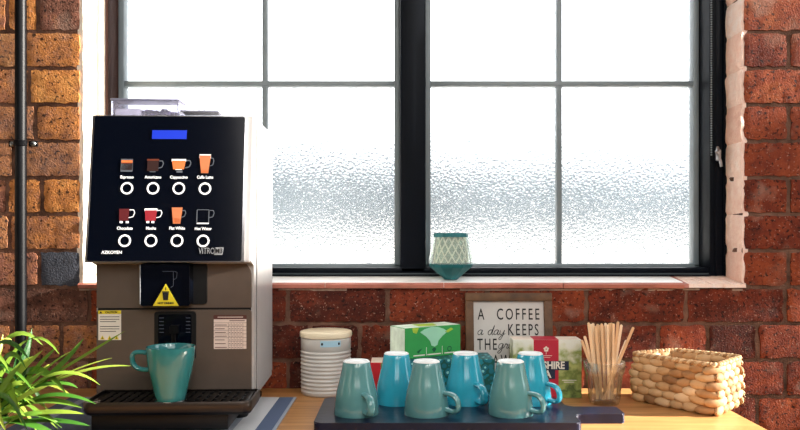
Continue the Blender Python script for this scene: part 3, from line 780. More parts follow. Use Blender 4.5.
def pm_(n, c, e): 
    M[n] = mat(n, c, .5, var=.05, emit=c, es=e); return n
machine()

# ------------------------------------------------------------------ mugs
MUG_H = .098
def make_mug(m, loc, rot, label, group):
    root = empty('mug', loc, rot, label=label, cat='mug', group=group)
    pr = [(0, .002), (.018, .002), (.0195, 0), (.0225, 0), (.0246, .0022), (.0262, .010), (.0290, .024), (.0328, .040), (.0368, .056), (.0392, .070), (.0408, .084), (.0415, .0955)]
    inn = [(.0412, .0978), (.0400, .0980), (.0388, .0965), (.0380, .084), (.0365, .070), (.034, .055), (.0295, .038), (.0255, .020), (.021, .009), (0, .008)]
    mb = MB(); mb.lathe(pr + inn, 56)
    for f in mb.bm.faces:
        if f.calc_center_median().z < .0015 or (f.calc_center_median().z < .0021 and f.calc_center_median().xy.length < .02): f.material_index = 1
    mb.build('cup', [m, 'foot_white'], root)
    ctr = [(.0385, .0865), (.048, .0885), (.0580, .0880), (.0632, .0835), (.0640, .077), (.0620, .068), (.0555, .0605), (.046, .0575), (.0350, .0570)]
    P = []
    for i in range(len(ctr) - 1):                     # catmull-rom
        p0, p1, p2, p3 = (Vector(ctr[max(0, i - 1)]), Vector(ctr[i]), Vector(ctr[i + 1]), Vector(ctr[min(len(ctr) - 1, i + 2)]))
        for k in range(4):
            t = k / 4; q = .5 * ((2 * p1) + (-p0 + p2) * t + (2 * p0 - 5 * p1 + 4 * p2 - p3) * t * t + (-p0 + 3 * p1 - 3 * p2 + p3) * t ** 3)
            P.append((q.x, 0, q.y))
    P.append((ctr[-1][0], 0, ctr[-1][1]))
    mb = MB(); mb.tube(P, .0042, 12, flat=1.75, up=(0, 1, 0)) if False else mb.tube(P, .0044, 12, flat=1.0, up=(0, 1, 0))
    for v in mb.bm.verts: v.co.y *= 1.75
    mb.build('handle', m, root)
    return root
BT = TB + .018
make_mug('teal_machine', (-.3935, 1.313, MZ + .0605 - .0012), (0, 0, R(187)), 'sea green mug standing upright on the coffee machine drip tray', None).scale = (1, 1, .955)
G = 'upturned mugs on the black board'
def inv(px, y, a, m, label):
    return make_mug(m, ((px - 400) * y / F, y, BT + MUG_H), (PI, 0, R(a)), label, G)
YM, YN = 1.409, 1.503
inv(356.5, YM, -62, 'teal_front', 'front row upturned grey teal mug nearest the coffee machine, at the board corner')
inv(426.5, YM, -28, 'teal_front', 'middle upturned grey teal mug of the front row, handle to the right')
inv(510.5, YM, -32, 'teal_front', 'front row upturned grey teal mug nearest the board handle')
inv(396.5, YN, 100, 'teal_back', 'back row upturned turquoise mug before the green carton, its handle hidden')
inv(465.5, YN, -60, 'teal_back', 'back row upturned turquoise mug standing before the framed sign')
inv(530.3, YN, -40, 'teal_back', 'back row upturned turquoise mug standing before the tall tea carton')

# ------------------------------------------------------------------ serving board
pts = []
def arc(cx, cy, r, a0, a1, n=6):
    for i in range(n + 1):
        a = R(a0 + (a1 - a0) * i / n); pts.append((cx + r * math.cos(a), cy + r * math.sin(a)))
x0, x1, y0, y1, xh, h0, h1 = -.152, .319, 1.338, 1.552, .414, 1.406, 1.468
arc(x0 + .012, y0 + .012, .012, 180, 270); arc(x1 - .010, y0 + .010, .010, 270, 360)
arc(x1 + .014, h0 - .014, .014, 180, 90); arc(xh - .006, h0 + .006, .006, 270, 360); arc(xh - .006, h1 - .006, .006, 0, 90)
arc(x1 + .014, h1 + .014, .014, 270, 180); arc(x1 - .010, y1 - .010, .010, 0, 90); arc(x0 + .012, y1 - .012, .012, 90, 180)
mb = MB(); mb.prism([(x, y, 0) for x, y in pts], (0, 0, .018))
bmesh.ops.bevel(mb.bm, geom=[e for e in mb.bm.edges if abs(e.verts[0].co.z - e.verts[1].co.z) < 1e-5], offset=.002, segments=2, affect='EDGES')
o = mb.build('serving_board', 'board', None, (0, 0, TB)); tag(o, 'navy black paddle serving board with short handle under the upturned mugs', 'board')

# ------------------------------------------------------------------ canister
t = empty('canister', (-.163, 1.684, TB), label='off white ribbed storage canister with pale wooden lid by the wall', cat='canister')
pr = [(0, 0), (.052, 0), (.0545, .003)]
z = .006
while z < .096:
    for k in range(6):
        pr.append((.0545 + .0009 * math.sin(2 * PI * k / 6), z + k * .0084 / 6))
    z += .0084
pr += [(.0548, z), (.0548, .121), (.0535, .124), (0, .124)]
mb = MB(); mb.lathe(pr, 72); body = mb.build('body', 'canister', t, angle=60)
mb = MB(); mb.lathe([(0, .124), (.0550, .124), (.0566, .125), (.0570, .127), (.0570, .134), (.056, .1362), (.0535, .137), (0, .137)], 72); mb.build('lid', 'lid_wood', t)
mb = MB()
mb_pts = []
for zz in (.108, .121):
    mb_pts.append([(.0556 * math.sin(a), -.0556 * math.cos(a), zz) for a in [R(-7 + 47 * i / 10) for i in range(11)]])
for i in range(10): mb.poly([mb_pts[0][i], mb_pts[0][i + 1], mb_pts[1][i + 1], mb_pts[1][i]])
lp = mb.build('name_plate', 'label_plate', t, normals=False)
for a in (-3, 35):
    mb = MB(); mb.ball((.0556 * math.sin(R(a)), -.0556 * math.cos(R(a)), .1145), .0024, .0014, .0030, u=8, v=6)
    mb.build('rivet', 'ink', lp)

# ------------------------------------------------------------------ cartons
def carton(mb, w, d, h, mi_f=0, mi_s=0, mi_t=0):
    """origin at the front left bottom corner, front on y=0"""
    V = [Vector(p) for p in ((0, 0, 0), (w, 0, 0), (w, d, 0), (0, d, 0), (0, 0, h), (w, 0, h), (w, d, h), (0, d, h))]
    for q, mi in (((0, 1, 5, 4), mi_f), ((1, 2, 6, 5), mi_s), ((2, 3, 7, 6), mi_f), ((3, 0, 4, 7), mi_s), ((4, 5, 6, 7), mi_t), ((3, 2, 1, 0), mi_t)):
        mb.poly([V[i] for i in q], mi)
# teal patterned carton (lower)
mb = MB(); carton(mb, .190, .095, .088); bmesh.ops.remove_doubles(mb.bm, verts=mb.bm.verts, dist=1e-5); bmesh.ops.bevel(mb.bm, geom=mb.bm.edges[:], offset=.0012, segments=2, affect='EDGES')
o = mb.build('carton', 'teal_pattern', None, (.008, 1.588, TB), (0, 0, R(2)))
tag(o, 'teal patterned tea carton lying under the green carton, behind the mugs', 'carton', 'cartons behind the mugs')
# green carton on top
t = empty('carton', (.0104, 1.588, TB + .0885), (0, 0, R(32)), label='bright green carton with mint drop print resting on the teal carton', cat='carton', group='cartons behind the mugs')
GW, GD, GH = .143, .060, .0645
mb = MB(); carton(mb, GW, GD, GH, 0, 1, 1); bmesh.ops.remove_doubles(mb.bm, verts=mb.bm.verts, dist=1e-5); bmesh.ops.bevel(mb.bm, geom=mb.bm.edges[:], offset=.0010, segments=2, affect='EDGES')
box = mb.build('box', ['green_card', 'green_pale'], t)
mb = MB(); e = -.0006
g = lambda fx_, fz_: (fx_ * GW, e, fz_ * GH)
sh = [(.26, .84), (.34, .93), (.46, .99), (.58, .97), (.68, .90), (.76, .80), (.66, .66), (.59, .52), (.57, .38), (.52, .33), (.46, .38), (.44, .52), (.37, .68)]
mb.poly([g(*p) for p in sh]); mb.build('drop_print', 'mint', box, normals=False)
for pp in ([(.12, .99), (.24, .99), (.20, .80), (.14, .84)], [(.70, .80), (.82, .92), (.86, .86), (.76, .76)]): 
    mb = MB(); mb.poly([g(*p) for p in pp]); mb.build('lime_print', 'lime', box, normals=False)
mb = MB(); mb.poly([(.30 * GW, .012, GH + .0006), (.60 * GW, .006, GH + .0006), (.70 * GW, .045, GH + .0006), (.34 * GW, .050, GH + .0006)]); mb.build('lime_print', 'lime', box, normals=False)
mb = MB()
mb.poly([(.20 * GW, e, .21 * GH), (.235 * GW, e, .15 * GH), (.30 * GW, e, .31 * GH), (.25 * GW, e, .27 * GH)])
mb.build('leaf_symbol', 'leaf_ink', box, normals=False); mb = MB()
mb.poly([(.50 * GW, e, .30 * GH), (.47 * GW, e, .24 * GH), (.51 * GW, e, .14 * GH), (.55 * GW, e, .24 * GH), (.53 * GW, e, .30 * GH)])
mb.build('leaf_symbol', 'leaf_ink', box, normals=False); mb = MB()
mb.disc((.79 * GW, e, .22 * GH), .0058, 16, 0, .0038)
mb.build('ring_symbol', 'leaf_ink', box, normals=False)
mb = MB()
for c, w in ((.245, .10), (.51, .12), (.79, .09)): mb.box((c - w) * GW, (c + w) * GW, e - .0001, e + .0005, .07 * GH, .105 * GH)
for c in (.37, .655): mb.box(c * GW, c * GW + .0008, e - .0001, e + .0005, .06 * GH, .33 * GH)
mb.build('small_print', 'paper', box)
# red carton
mb = MB(); carton(mb, .052, .07, .080, 0, 0, 1); bmesh.ops.remove_doubles(mb.bm, verts=mb.bm.verts, dist=1e-5); bmesh.ops.bevel(mb.bm, geom=mb.bm.edges[:], offset=.0012, segments=2, affect='EDGES')
t = mb.build('carton', ['red_card', 'pale_card'], None, (-.062, 1.60, TB), (0, 0, 0))
tag(t, 'small red carton with pale top half hidden behind a turquoise mug', 'carton', 'cartons behind the mugs')
mb = MB(); mb.box(.022, .051, -.0006, .0002, .002, .079); mb.build('green_print', 'green_card', t)
# tall tea carton with country scene
YW, YD, YH = .146, .055, .124
t = empty('carton', (.241, 1.632, TB), (0, 0, R(-1)), label='tall tea carton printed with a green country scene and red band', cat='carton', group='cartons behind the mugs')
mb = MB(); carton(mb, YW, YD, YH, 0, 0, 1); bmesh.ops.remove_doubles(mb.bm, verts=mb.bm.verts, dist=1e-5); bmesh.ops.bevel(mb.bm, geom=mb.bm.edges[:], offset=.0010, segments=2, affect='EDGES')
box = mb.build('box', ['scenic', 'pale_card'], t)
e = -.0005
mb = MB(); mb.box(.044, .097, e, .0004, .0005, YH - .0005); mb.box(.044, .097, .0005, YD, YH - .0001, YH + .0004); bd = mb.build('red_band', 'band_red', box)
mb = MB(); zc = YH - .020
for k in range(5):
    a = PI / 2 + k * 2 * PI / 5; mb.disc((.0705 + .0036 * math.cos(a), e - .0004, zc + .0036 * math.sin(a)), .0024, 10)
mb.box(.0700, .0710, e - .0005, e, zc - .011, zc - .004); mb.box(.058, .083, e - .0005, e, zc - .0145, zc - .0135); mb.box(.062, .079, e - .0005, e, zc - .018, zc - .0172)
mb.build('rose_emblem', 'pale_card', bd, normals=True)
mb = MB(); mb.box(.006, .1185, e - .0010, e - .0004, .0595, .0785); mb.box(.036, .0895, e - .0010, e - .0004, .0405, .0597); nb = mb.build('name_block', 'navy', box)
text('lettering', 'YORKSHIRE', .0215, 'paper', nb, (.0623, e - .0014, .0690), sx=.84, bold=.0007)
text('lettering', 'TEA', .0215, 'paper', nb, (.0623, e - .0014, .0502), sx=.95, bold=.0007)
mb = MB()
for a, b, zz in ((.104, .135, .037), (.108, .130, .033)): mb.box(a, b, e - .0004, e, zz, zz + .0014)
mb.build('small_print', 'paper', box)

# ------------------------------------------------------------------ framed sign
SW, SHH, FW = .196, .218, .0185
lean = math.atan2(.030, SHH)
t = empty('framed_sign', (.2455, 1.703, TB), (-lean, 0, 0), label='wooden framed coffee quote sign leaning on the brick wall', cat='sign')
for nm, b in (('rail', (-SW / 2, SW / 2, SHH - FW, SHH)), ('rail', (-SW / 2, SW / 2, 0, FW)), ('stile', (-SW / 2, -SW / 2 + FW, FW, SHH - FW)), ('stile', (SW / 2 - FW, SW / 2, FW, SHH - FW))):
    mb = MB(); mb.box(b[0], b[1], -.004, .012, b[2], b[3], 0, .0015); mb.build('frame_' + nm, 'frame_wood', t)
mb = MB(); mb.box(-SW / 2 + FW - .002, SW / 2 - FW + .002, .004, .008, FW - .002, SHH - FW + .002); face = mb.build('quote_board', 'sign_face', t)
def sz(py): return SHH - (py - 293.2) * SHH / 95.5 * .985
def sx_(px): return (px - 509.5) * SW / 87
Y = .0036
text('lettering', 'A', .036, 'ink', face, (sx_(481.8), Y, sz(315)), sx=.62, bold=.0002)
text('lettering', 'COFFEE', .036, 'ink', face, (sx_(519.0), Y, sz(315)), sx=.62, spacing=1.36, bold=.0002)
text('lettering', 'KEEPS', .036, 'ink', face, (sx_(523.8), Y, sz(330.5)), sx=.60, spacing=1.32, bold=.0002)
text('lettering', 'THE', .036, 'ink', face, (sx_(487.5), Y, sz(345)), sx=.60, spacing=1.25, bold=.0002)
text('lettering', 'AWAY', .036, 'ink', face, (sx_(509.5), Y, sz(361)), sx=.60, spacing=1.35, bold=.0002)
# joined handwriting drawn as pen strokes; unit = x-height
GL = {'a': (1.15, [[(.9, .8), (.6, 1), (.2, .8), (.1, .35), (.35, 0), (.7, .25), (.92, .95), (.85, .25), (1.0, 0), (1.25, .25)]]),
      'd': (1.2, [[(.9, .8), (.6, 1), (.2, .8), (.1, .35), (.35, 0), (.7, .25), (1.05, 1.9), (.9, .3), (1.05, 0), (1.3, .25)]]),
      'y': (1.15, [[(.1, .9), (.15, .3), (.4, 0), (.75, .3), (.95, .95), (.8, -.2), (.5, -.95), (.15, -.8), (.5, -.25), (1.25, .25)]]),
      'g': (1.15, [[(.9, .8), (.6, 1), (.2, .8), (.1, .35), (.35, 0), (.7, .25), (.92, .95), (.85, -.4), (.5, -.95), (.15, -.75), (.6, -.2), (1.25, .25)]]),
      'r': (.9, [[(.05, .2), (.3, 1), (.4, .8), (.7, .85), (.6, .2), (.75, 0), (1.0, .25)]]),
      'u': (1.2, [[(.1, .9), (.15, .25), (.4, 0), (.75, .3), (.9, .95), (.9, .25), (1.05, 0), (1.3, .25)]]),
      'm': (1.7, [[(.05, .1), (.2, .95), (.25, 0), (.5, .9), (.7, .9), (.7, 0), (.95, .9), (1.2, .9), (1.25, .2), (1.4, 0), (1.75, .25)]]),
      'p': (1.15, [[(.05, .4), (.3, 1), (.15, -1), (.35, .7), (.75, 1), (.95, .6), (.7, .05), (.4, .1), (1.25, .25)]])}
def script(s, x, z, u, parent):
    mb = MB()
    for ch in s:
        if ch == ' ': x += u * .9; continue
        adv, strokes = GL[ch]
        for stx in strokes:
            P = []
            for i in range(len(stx) - 1):
                p0, p1, p2, p3 = (Vector(stx[max(0, i - 1)]), Vector(stx[i]), Vector(stx[i + 1]), Vector(stx[min(len(stx) - 1, i + 2)]))
                for k in range(4):
                    tt = k / 4; q = .5 * ((2 * p1) + (-p0 + p2) * tt + (2 * p0 - 5 * p1 + 4 * p2 - p3) * tt * tt + (-p0 + 3 * p1 - 3 * p2 + p3) * tt ** 3); P.append(q)
            P.append(Vector(stx[-1]))
            mb.tube([(x + (p.x + .25 * p.y) * u, Y, z + p.y * u) for p in P], .0007, 6, up=(0, 1, 0))
        x += adv * u
    return mb.build('handwriting', 'ink', parent)
script('a day', sx_(477.5), sz(335), .0112, face)
script('grumpy', sx_(498), sz(348.5), .0112, face)

# ------------------------------------------------------------------ tumbler and stirrers
TX, TY = .4205, 1.574
t = empty('glass_tumbler', (TX, TY, TB), label='clear ribbed glass tumbler holding wooden stirrers beside the basket', cat='glass')
def ribs(r, z, i): 
    return r + (.0007 * (1 if i % 4 < 2 else -1) if .008 < z < .062 and r > .027 else 0)
out = [(0, 0), (.027, 0), (.0290, .002), (.0305, .010), (.0330, .034), (.0358, .060), (.0382, .063), (.0400, .068), (.0418, .0865)]
inn = [(.0414, .0875), (.0406, .0868), (.0388, .070), (.0346, .058), (.0318, .034), (.0285, .012), (.022, .0095), (0, .009)]
mb = MB(); mb.lathe(out + inn, 72, rf=ribs); mb.build('tumbler', 'glass', t, angle=30)
random.seed(21)
def stick(bx, by, px, py, dy, rz, label, L=None):
    b = Vector((TX + bx, TY + by, TB + .0115)); yy = TY + dy
    tp = at(px, py, yy)
    ax = (tp - b); L = ax.length; ax.normalize()
    mb = MB(); w, th = .0028, .0009
    n = 6; P = []
    for i in range(n + 1): a = PI * i / n; P.append((w * math.cos(a), 0, L - w + w * math.sin(a)))
    P += [(-w, 0, 0), (w, 0, 0)]
    mb.prism([(p[0], -th, p[2]) for p in P], (0, 2 * th, 0), 0, (random.uniform(.1, .95), 0, 0, 1))
    o = mb.build('stirrer', 'stick', None, b)
    q = Vector((0, 0, 1)).rotation_difference(ax)
    o.rotation_mode = 'QUATERNION'
    from mathutils import Quaternion
    o.rotation_quaternion = q @ Quaternion((0, 0, 1), rz)
    tag(o, label, 'stirrer', 'wooden stirrers in the tumbler')
same = 'thin pale wooden stirrer standing upright among others in the glass tumbler'
stick(-.004, -.012, 581.5, 340, -.018, .1, 'shorter wooden stirrer leaning furthest left out of the glass tumbler')
stick(-.006, -.003, 584.5, 336, -.008, .3, 'shorter wooden stirrer second from the left in the glass tumbler')
tops = [(588.5, 322.5), (591, 324), (593, 323), (595.5, 326), (597.5, 324), (599.5, 325), (601.5, 323.5), (603.5, 325.5), (605.5, 323), (607.5, 324.5), (609.5, 323), (611.5, 322.5), (613.5, 323.5)]
for i, (px, py) in enumerate(tops):
    f = i / (len(tops) - 1)
    stick(-.016 + .030 * f, (-.009, .003, .014)[i % 3] * (1.0), px, py, (-.014, .002, .018)[i % 3], random.uniform(-.5, .5), same)
stick(.0125, -.006, 618, 321.5, -.010, .25, 'tall thin wooden stirrer standing just right of the main bunch')
stick(.013, .004, 621.5, 324.5, .004, -.3, 'wooden stirrer second from the right in the tumbler, tilted slightly right')
stick(-.008, -.018, 633.5, 327, -.019, .2, 'wooden stirrer leaning furthest right across the glass tumbler')
stick(.004, .016, 626.5, 340, .022, .2, 'short wooden stirrer leaning right behind the most tilted one')

# ------------------------------------------------------------------ woven basket
N_, L_, R_ = Vector((.601, 1.458)), Vector((.487, 1.612)), Vector((.700, 1.567))
B_ = L_ + R_ - N_ + Vector((.012, -.058))
base = Vector(((N_.x + B_.x) / 2, (N_.y + B_.y) / 2))
t = empty('basket', (base.x, base.y, TB), label='square woven water hyacinth basket at the right end of the table', cat='basket')
cor = [p - base for p in (N_, R_, B_, L_)]
def path(scale, rc, n=7):
    P = []
    for i in range(4):
        p, a, b = cor[i] * scale, cor[i - 1] * scale, cor[(i + 1) % 4] * scale
        d1, d2 = (a - p).normalized(), (b - p).normalized()
        s, e = p + d1 * rc, p + d2 * rc
        for k in range(n + 1):
            u = k / n; P.append((1 - u) ** 2 * s + 2 * u * (1 - u) * p + u * u * e)
    return P
def resample(P, m, off=0):
    segs = [(P[i], P[(i + 1) % len(P)]) for i in range(len(P))]; Ls = [(b - a).length for a, b in segs]; T = sum(Ls); out = []
    for k in range(m):
        s = ((k + off) / m * T) % T; i = 0
        while s > Ls[i]: s -= Ls[i]; i += 1
        a, b = segs[i]; out.append((a + (b - a) * (s / Ls[i]), (b - a).normalized()))
    return out, T
random.seed(3)
mb = MB(); rows = 6; BH = .098
m = 19
for r in range(rows):
    z = .0100 + r * (BH - .016) / (rows - .7); sc = (1.0, 1.02, 1.03, 1.02, 1.0, .98)[r]
    pts_, T = resample(path(sc, .022), m, .5 * (r % 2) + .1 * random.random())
    for p, d in pts_:
        ang = math.atan2(d.y, d.x); ll = T / m * .68 * random.uniform(.9, 1.1)
        rot = Matrix.Rotation(ang, 3, 'Z') @ Matrix.Rotation(random.uniform(-.16, .16), 3, 'Y') @ Matrix.Rotation(.16, 3, 'Z')
        cc = (min(.98, max(.0, random.gauss(.62, .2))), 0, 0, 1)
        mb.ball((p.x, p.y, z + random.uniform(-.001, .001)), ll, .0078, .0097 * random.uniform(.9, 1.1), 0, cc, rot, 14, 8)
# inner skin and floor
inner = [resample(path(s, .02), 48)[0] for s in (.89, .95)]
a = [mb.bm.verts.new((p.x, p.y, .006)) for p, d in inner[0]]; b = [mb.bm.verts.new((p.x, p.y, BH - .004)) for p, d in inner[1]]
mb._tag([mb.bm.faces.new((a[i], a[(i + 1) % 48], b[(i + 1) % 48], b[i])) for i in range(48)] + [mb.bm.faces.new(a)], 0, (.3, 0, 0, 1))
mb.build('woven_body', 'straw', t, normals=False)
# rim: two strands wound round each other
mb = MB()
for ph in (0, PI):
    pts_, T = resample(path(1.0, .022), 220)
    P = []
    for i, (p, d) in enumerate(pts_):
        n = Vector((d.y, -d.x)); w = i / 220 * 2 * PI * 34 + ph
        P.append((p.x + n.x * .0032 * math.cos(w), p.y + n.y * .0032 * math.cos(w), BH - .001 + .0026 * math.sin(w)))
    mb.tube(P, .0036, 7, closed=True, c=(.62 + .2 * math.cos(ph), 0, 0, 1))
mb.build('rim', 'straw', t)
mb = MB()                                            # loose fibres along the right foot
for k in range(26):
    u = random.random(); p = cor[0].lerp(cor[1], .25 + .75 * u) * .95; n = Vector((.77, -.64))
    q = p + n * .006; e2 = q + n * random.uniform(.002, .008) + Vector((random.uniform(-.006, .006), random.uniform(-.006, .006)))
    z = random.uniform(.004, .03); mb.tube([(q.x, q.y, z), ((q.x + e2.x) / 2, (q.y + e2.y) / 2, z + .002), (e2.x, e2.y, max(.001, z - random.uniform(0, .008)))], .0005, 4)
mb.build('loose_fibre', 'straw', t)

# ------------------------------------------------------------------ candle holder on the sill
t = empty('candle_holder', (.1190, 1.789, SILL_B - .0055), label='faceted teal candle holder with pale diamond lattice on the window sill', cat='candle holder')
n = 12
mb = MB(); mb.lathe([(0, 0), (.015, 0), (.018, .003), (.0490, .027), (.0520, .034), (.0485, .035), (.016, .008), (0, .007)], n, smooth=False); mb.build('base_bowl', 'vase_teal', t, angle=10)
mb = MB(); mb.lathe([(.0520, .0345), (.0505, .046), (.0405, .094), (.0402, .0945), (.0385, .0945), (.0475, .046), (.0490, .0345)], n, smooth=False); gl = mb.build('glass_wall', 'vase_glass', t, angle=10)
M['liner'] = mat('sage frosted liner', '8fa496', .5, var=.35, scale=60)
M['lattice_white'] = mat('pearl lattice', 'e9ead8', .4, var=.1, scale=30)
mb = MB(); rows = 4
ring = lambda r, z, off: [Vector((r * math.cos(2 * PI * (i + off) / 14), r * math.sin(2 * PI * (i + off) / 14), z)) for i in range(14)]
lv = [(.0395, .037), (.0388, .051), (.0372, .065), (.0350, .079), (.0325, .093)]
rg = [ring(r, z, .5 * (k % 2)) for k, (r, z) in enumerate(lv)]
for k in range(len(rg) - 1):
    for i in range(14):
        if k % 2 == 0: pr_ = [(rg[k][i], rg[k + 1][i]), (rg[k][i], rg[k + 1][i - 1])]
        else: pr_ = [(rg[k][i], rg[k + 1][i]), (rg[k][i], rg[k + 1][(i + 1) % 14])]
        for p, q in pr_: mb.tube([p, q], .0016, 6)
lt = mb.build('lattice', 'lattice_white', gl)
mb = MB(); mb.lathe([(.0385, .036), (.0375, .0505), (.036, .065), (.0338, .079), (.031, .094)], 32, smooth=True); mb.build('frosted_liner', 'liner', gl)
mb = MB(); t.scale = (1, 1, 1.07)
mb.lathe([(.0412, .0925), (.0398, .0985), (.0385, .1015), (.0365, .1015), (.0365, .0925)], n, smooth=False); mb.build('rim', 'vase_teal', t, angle=10)

# ------------------------------------------------------------------ potted plant
PB = Vector((-.665, 1.175, TB))
t = empty('potted_plant', PB, label='potted plant with long strappy green leaves at the left foreground', cat='plant')
mb = MB(); mb.lathe([(0, 0), (.042, 0), (.045, .003), (.054, .052), (.057, .054), (.057, .062), (.052, .062), (.050, .054), (0, .052)], 40); pot = mb.build('pot', 'pot', t)
mb = MB(); mb.lathe([(.0505, .054), (.03, .057), (0, .058)], 24); mb.build('soil', 'soil', t)
mb = MB(); random.seed(14)
def leaf(p0, p1, p2, w, c, twist=0, n=12):
    """strap leaf along a quadratic curve p0>p1>p2 with a shallow V section, in world coordinates"""
    p0, p1, p2 = [Vector(p) - PB for p in (p0, p1, p2)]; L = []
    prev = None
    for i in range(n + 1):
        u = i / n; p = (1 - u) ** 2 * p0 + 2 * u * (1 - u) * p1 + u * u * p2
        d = (2 * (1 - u) * (p1 - p0) + 2 * u * (p2 - p1)).normalized()
        s = d.cross(Vector((0, 0, 1)));
        if s.length < .05: s = d.cross(Vector((0, 1, 0)))
        s.normalize(); s = Matrix.Rotation(twist + .5 * u, 3, d) @ s; nn = s.cross(d)
        ww = w * (math.sin(PI * min(1, (.18 + .82 * u))) ** .6 if u > .35 else .55 + .45 * math.sin(u / .35 * PI / 2)) * (1 if u < .96 else .5)
        if i == n: ww = .0004
        L.append((mb.bm.verts.new(p - s * ww / 2 + nn * ww * .18), mb.bm.verts.new(p), mb.bm.verts.new(p + s * ww / 2 + nn * ww * .18)))
    fs = []
    for a, b in zip(L, L[1:]):
        fs += [mb.bm.faces.new((a[0], a[1], b[1], b[0])), mb.bm.faces.new((a[1], a[2], b[2], b[1]))]
    mb._tag(fs, 0, (c, 0, 0, 1), True)
def pl(px0, py0, d0, px1, py1, d1, px2, py2, d2, w, c, tw=0): leaf(at(px0, py0, d0), at(px1, py1, d1), at(px2, py2, d2), w, c, tw)
root_ = (-12, 425, 1.175)
for q in (
    (10, 402, 1.17, 60, 372, 1.17, 125, 331, 1.19, .010, .72, .2), (12, 410, 1.16, 70, 362, 1.16, 131, 366, 1.2, .006, .80, .4), (8, 405, 1.17, 55, 380, 1.17, 84, 338, 1.19, .012, .50, .5),
    (-5, 410, 1.15, 10, 380, 1.15, 43, 350, 1.15, .013, .85, .6), (-5, 420, 1.18, 25, 370, 1.19, 32, 328, 1.21, .012, .25, .9), (0, 415, 1.18, 26, 390, 1.19, 19, 344, 1.21, .010, .3, 1.2),
    (10, 410, 1.14, 55, 352, 1.14, 100, 385, 1.18, .011, .70, .1), (5, 408, 1.15, 50, 372, 1.15, 78, 388, 1.17, .012, .42, .2), (5, 415, 1.13, 40, 392, 1.12, 82, 408, 1.14, .014, .55, .2),
    (-10, 425, 1.12, 40, 408, 1.10, 84, 414, 1.12, .013, .75, .1), (-12, 420, 1.13, 14, 395, 1.12, 44, 371, 1.13, .013, .60, .6), (-20, 420, 1.12, -5, 370, 1.12, 3, 334, 1.14, .011, .85, 1.0),
    (-10, 415, 1.12, 8, 376, 1.12, 30, 385, 1.13, .012, .75, .4), (0, 430, 1.10, 35, 400, 1.10, 62, 428, 1.12, .012, .5, .2), (-10, 430, 1.10, 8, 400, 1.10, 25, 416, 1.10, .012, .65, .3),
    (12, 406, 1.17, 45, 365, 1.17, 70, 352, 1.19, .005, .7, .3), (12, 406, 1.17, 48, 358, 1.18, 52, 366, 1.19, .004, .9, .3), (14, 404, 1.17, 62, 370, 1.17, 112, 358, 1.2, .004, .85, .3),
    (-20, 400, 1.12, -4, 330, 1.13, 12, 340, 1.14, .006, .95, .3), (-10, 420, 1.11, 20, 418, 1.10, 60, 436, 1.11, .013, .4, .2), (-15, 425, 1.11, 6, 380, 1.11, 22, 362, 1.12, .012, .65, .6)):
    pl(*q)
for q in ((-6, 420, 1.15, 4, 372, 1.15, 34, 356, 1.16, .012, .8, .7), (2, 418, 1.16, 30, 372, 1.17, 58, 346, 1.18, .010, .6, .5), (-8, 425, 1.12, 14, 398, 1.11, 48, 386, 1.12, .014, .85, .3),
          (0, 424, 1.16, 24, 380, 1.17, 30, 331, 1.19, .013, .08, 1.0), (-4, 424, 1.17, 14, 384, 1.18, 18, 345, 1.20, .012, .1, 1.1), (4, 420, 1.13, 44, 380, 1.12, 96, 404, 1.14, .010, .4, .2), (0, 426, 1.12, 48, 416, 1.11, 90, 426, 1.13, .011, .3, .2)):
    pl(*q)
for k in range(60):
    a = random.uniform(-2.6, 2.6) * .5 - .35 + (PI if random.random() < .35 else 0); rr = random.uniform(.08, .19)
    h = random.uniform(.05, .15); b0 = PB + Vector((random.uniform(-.03, .03), random.uniform(-.03, .03), .055))
    tip = b0 + Vector((rr * math.cos(a), rr * math.sin(a) * .75, h * random.uniform(-.1, .9)))
    if tip.x > -.50 or (tip.y > 1.22 and tip.x > -.60): tip.y -= .08; tip.x = min(tip.x, -.50)
    mid = b0.lerp(tip, .5) + Vector((0, 0, h * .8 + .02))
    tip.z = max(tip.z, TB + .02)
    leaf(b0, mid, tip, random.uniform(.008, .014), min(.95, max(.05, random.gauss(.5, .22))), random.uniform(-.3, .8))
mb.build('leaves', 'leaf', t, normals=False)

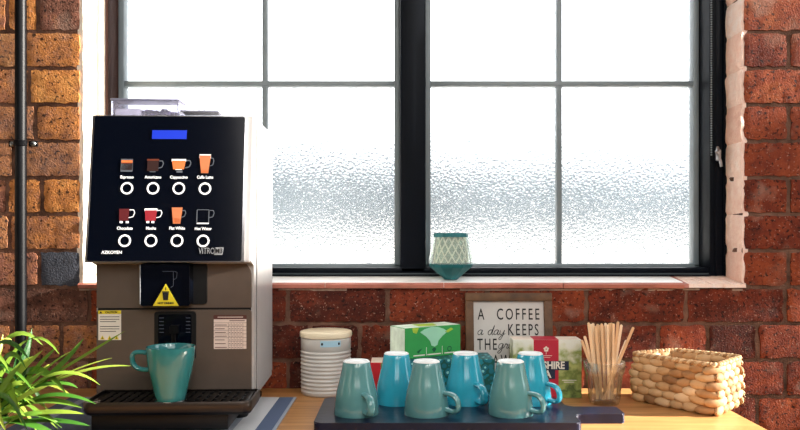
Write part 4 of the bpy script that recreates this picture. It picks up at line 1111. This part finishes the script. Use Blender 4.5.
# ------------------------------------------------------------------ light, sky, camera
w = bpy.data.worlds.new('sky'); scene.world = w; w.use_nodes = True
nt = w.node_tree; bg = nt.nodes['Background']
tc = nt.nodes.new('ShaderNodeTexCoord'); sx = nt.nodes.new('ShaderNodeSeparateXYZ'); nt.links.new(tc.outputs['Generated'], sx.inputs[0])
r = nt.nodes.new('ShaderNodeValToRGB'); r.color_ramp.elements[0].position = .45; r.color_ramp.elements[0].color = (.80, .82, .84, 1); r.color_ramp.elements[1].position = .7; r.color_ramp.elements[1].color = (.95, .98, 1, 1)
nt.links.new(sx.outputs[2], r.inputs[0]); nt.links.new(r.outputs[0], bg.inputs[0]); bg.inputs[1].default_value = 4.2

def light(name, kind, loc, energy, color, size=1, target=None, sy=None, rot=None):
    l = bpy.data.lights.new(name, kind); l.energy = energy; l.color = color
    o = bpy.data.objects.new(name, l); col.objects.link(o); o.location = loc
    if kind == 'AREA':
        l.size = size
        if sy: l.shape = 'RECTANGLE'; l.size_y = sy
    if kind == 'SUN': l.angle = R(size)
    if target is not None: o.rotation_euler = (Vector(target) - Vector(loc)).to_track_quat('-Z', 'Y').to_euler()
    return o
sd = Vector((-1, .045, -.29))
light('sunlight', 'SUN', (4, 1.2, 3), 22.0, (1, .93, .84), 1.5, target=Vector((4, 1.2, 3)) + sd)
light('room_fill', 'AREA', (.3, -1.2, 2.7), 46, (1, .95, .9), 2.0, target=(0, 1.5, 1.1))  # unseen fill lamp added behind the camera to brighten the fronts

for lx, ly in ((.15, -.35), (.95, -.2)):
    light('strip_light', 'AREA', (lx, ly, 2.55), 9, (1, .97, .93), .10, target=(0, 1.5, 1.0), sy=1.1)
cam = bpy.data.cameras.new('camera'); co = bpy.data.objects.new('camera', cam); col.objects.link(co)
co.location = (0, 0, EYE); co.rotation_euler = (PI / 2, 0, 0)
cam.sensor_width = 36; cam.lens = F / 800 * 36; cam.shift_y = 21 / 800; cam.clip_start = .02
scene.camera = co
scene.view_settings.view_transform = 'Standard'
scene.view_settings.look = 'None'
scene.view_settings.exposure = 0.0
scene.cycles.use_denoising = True
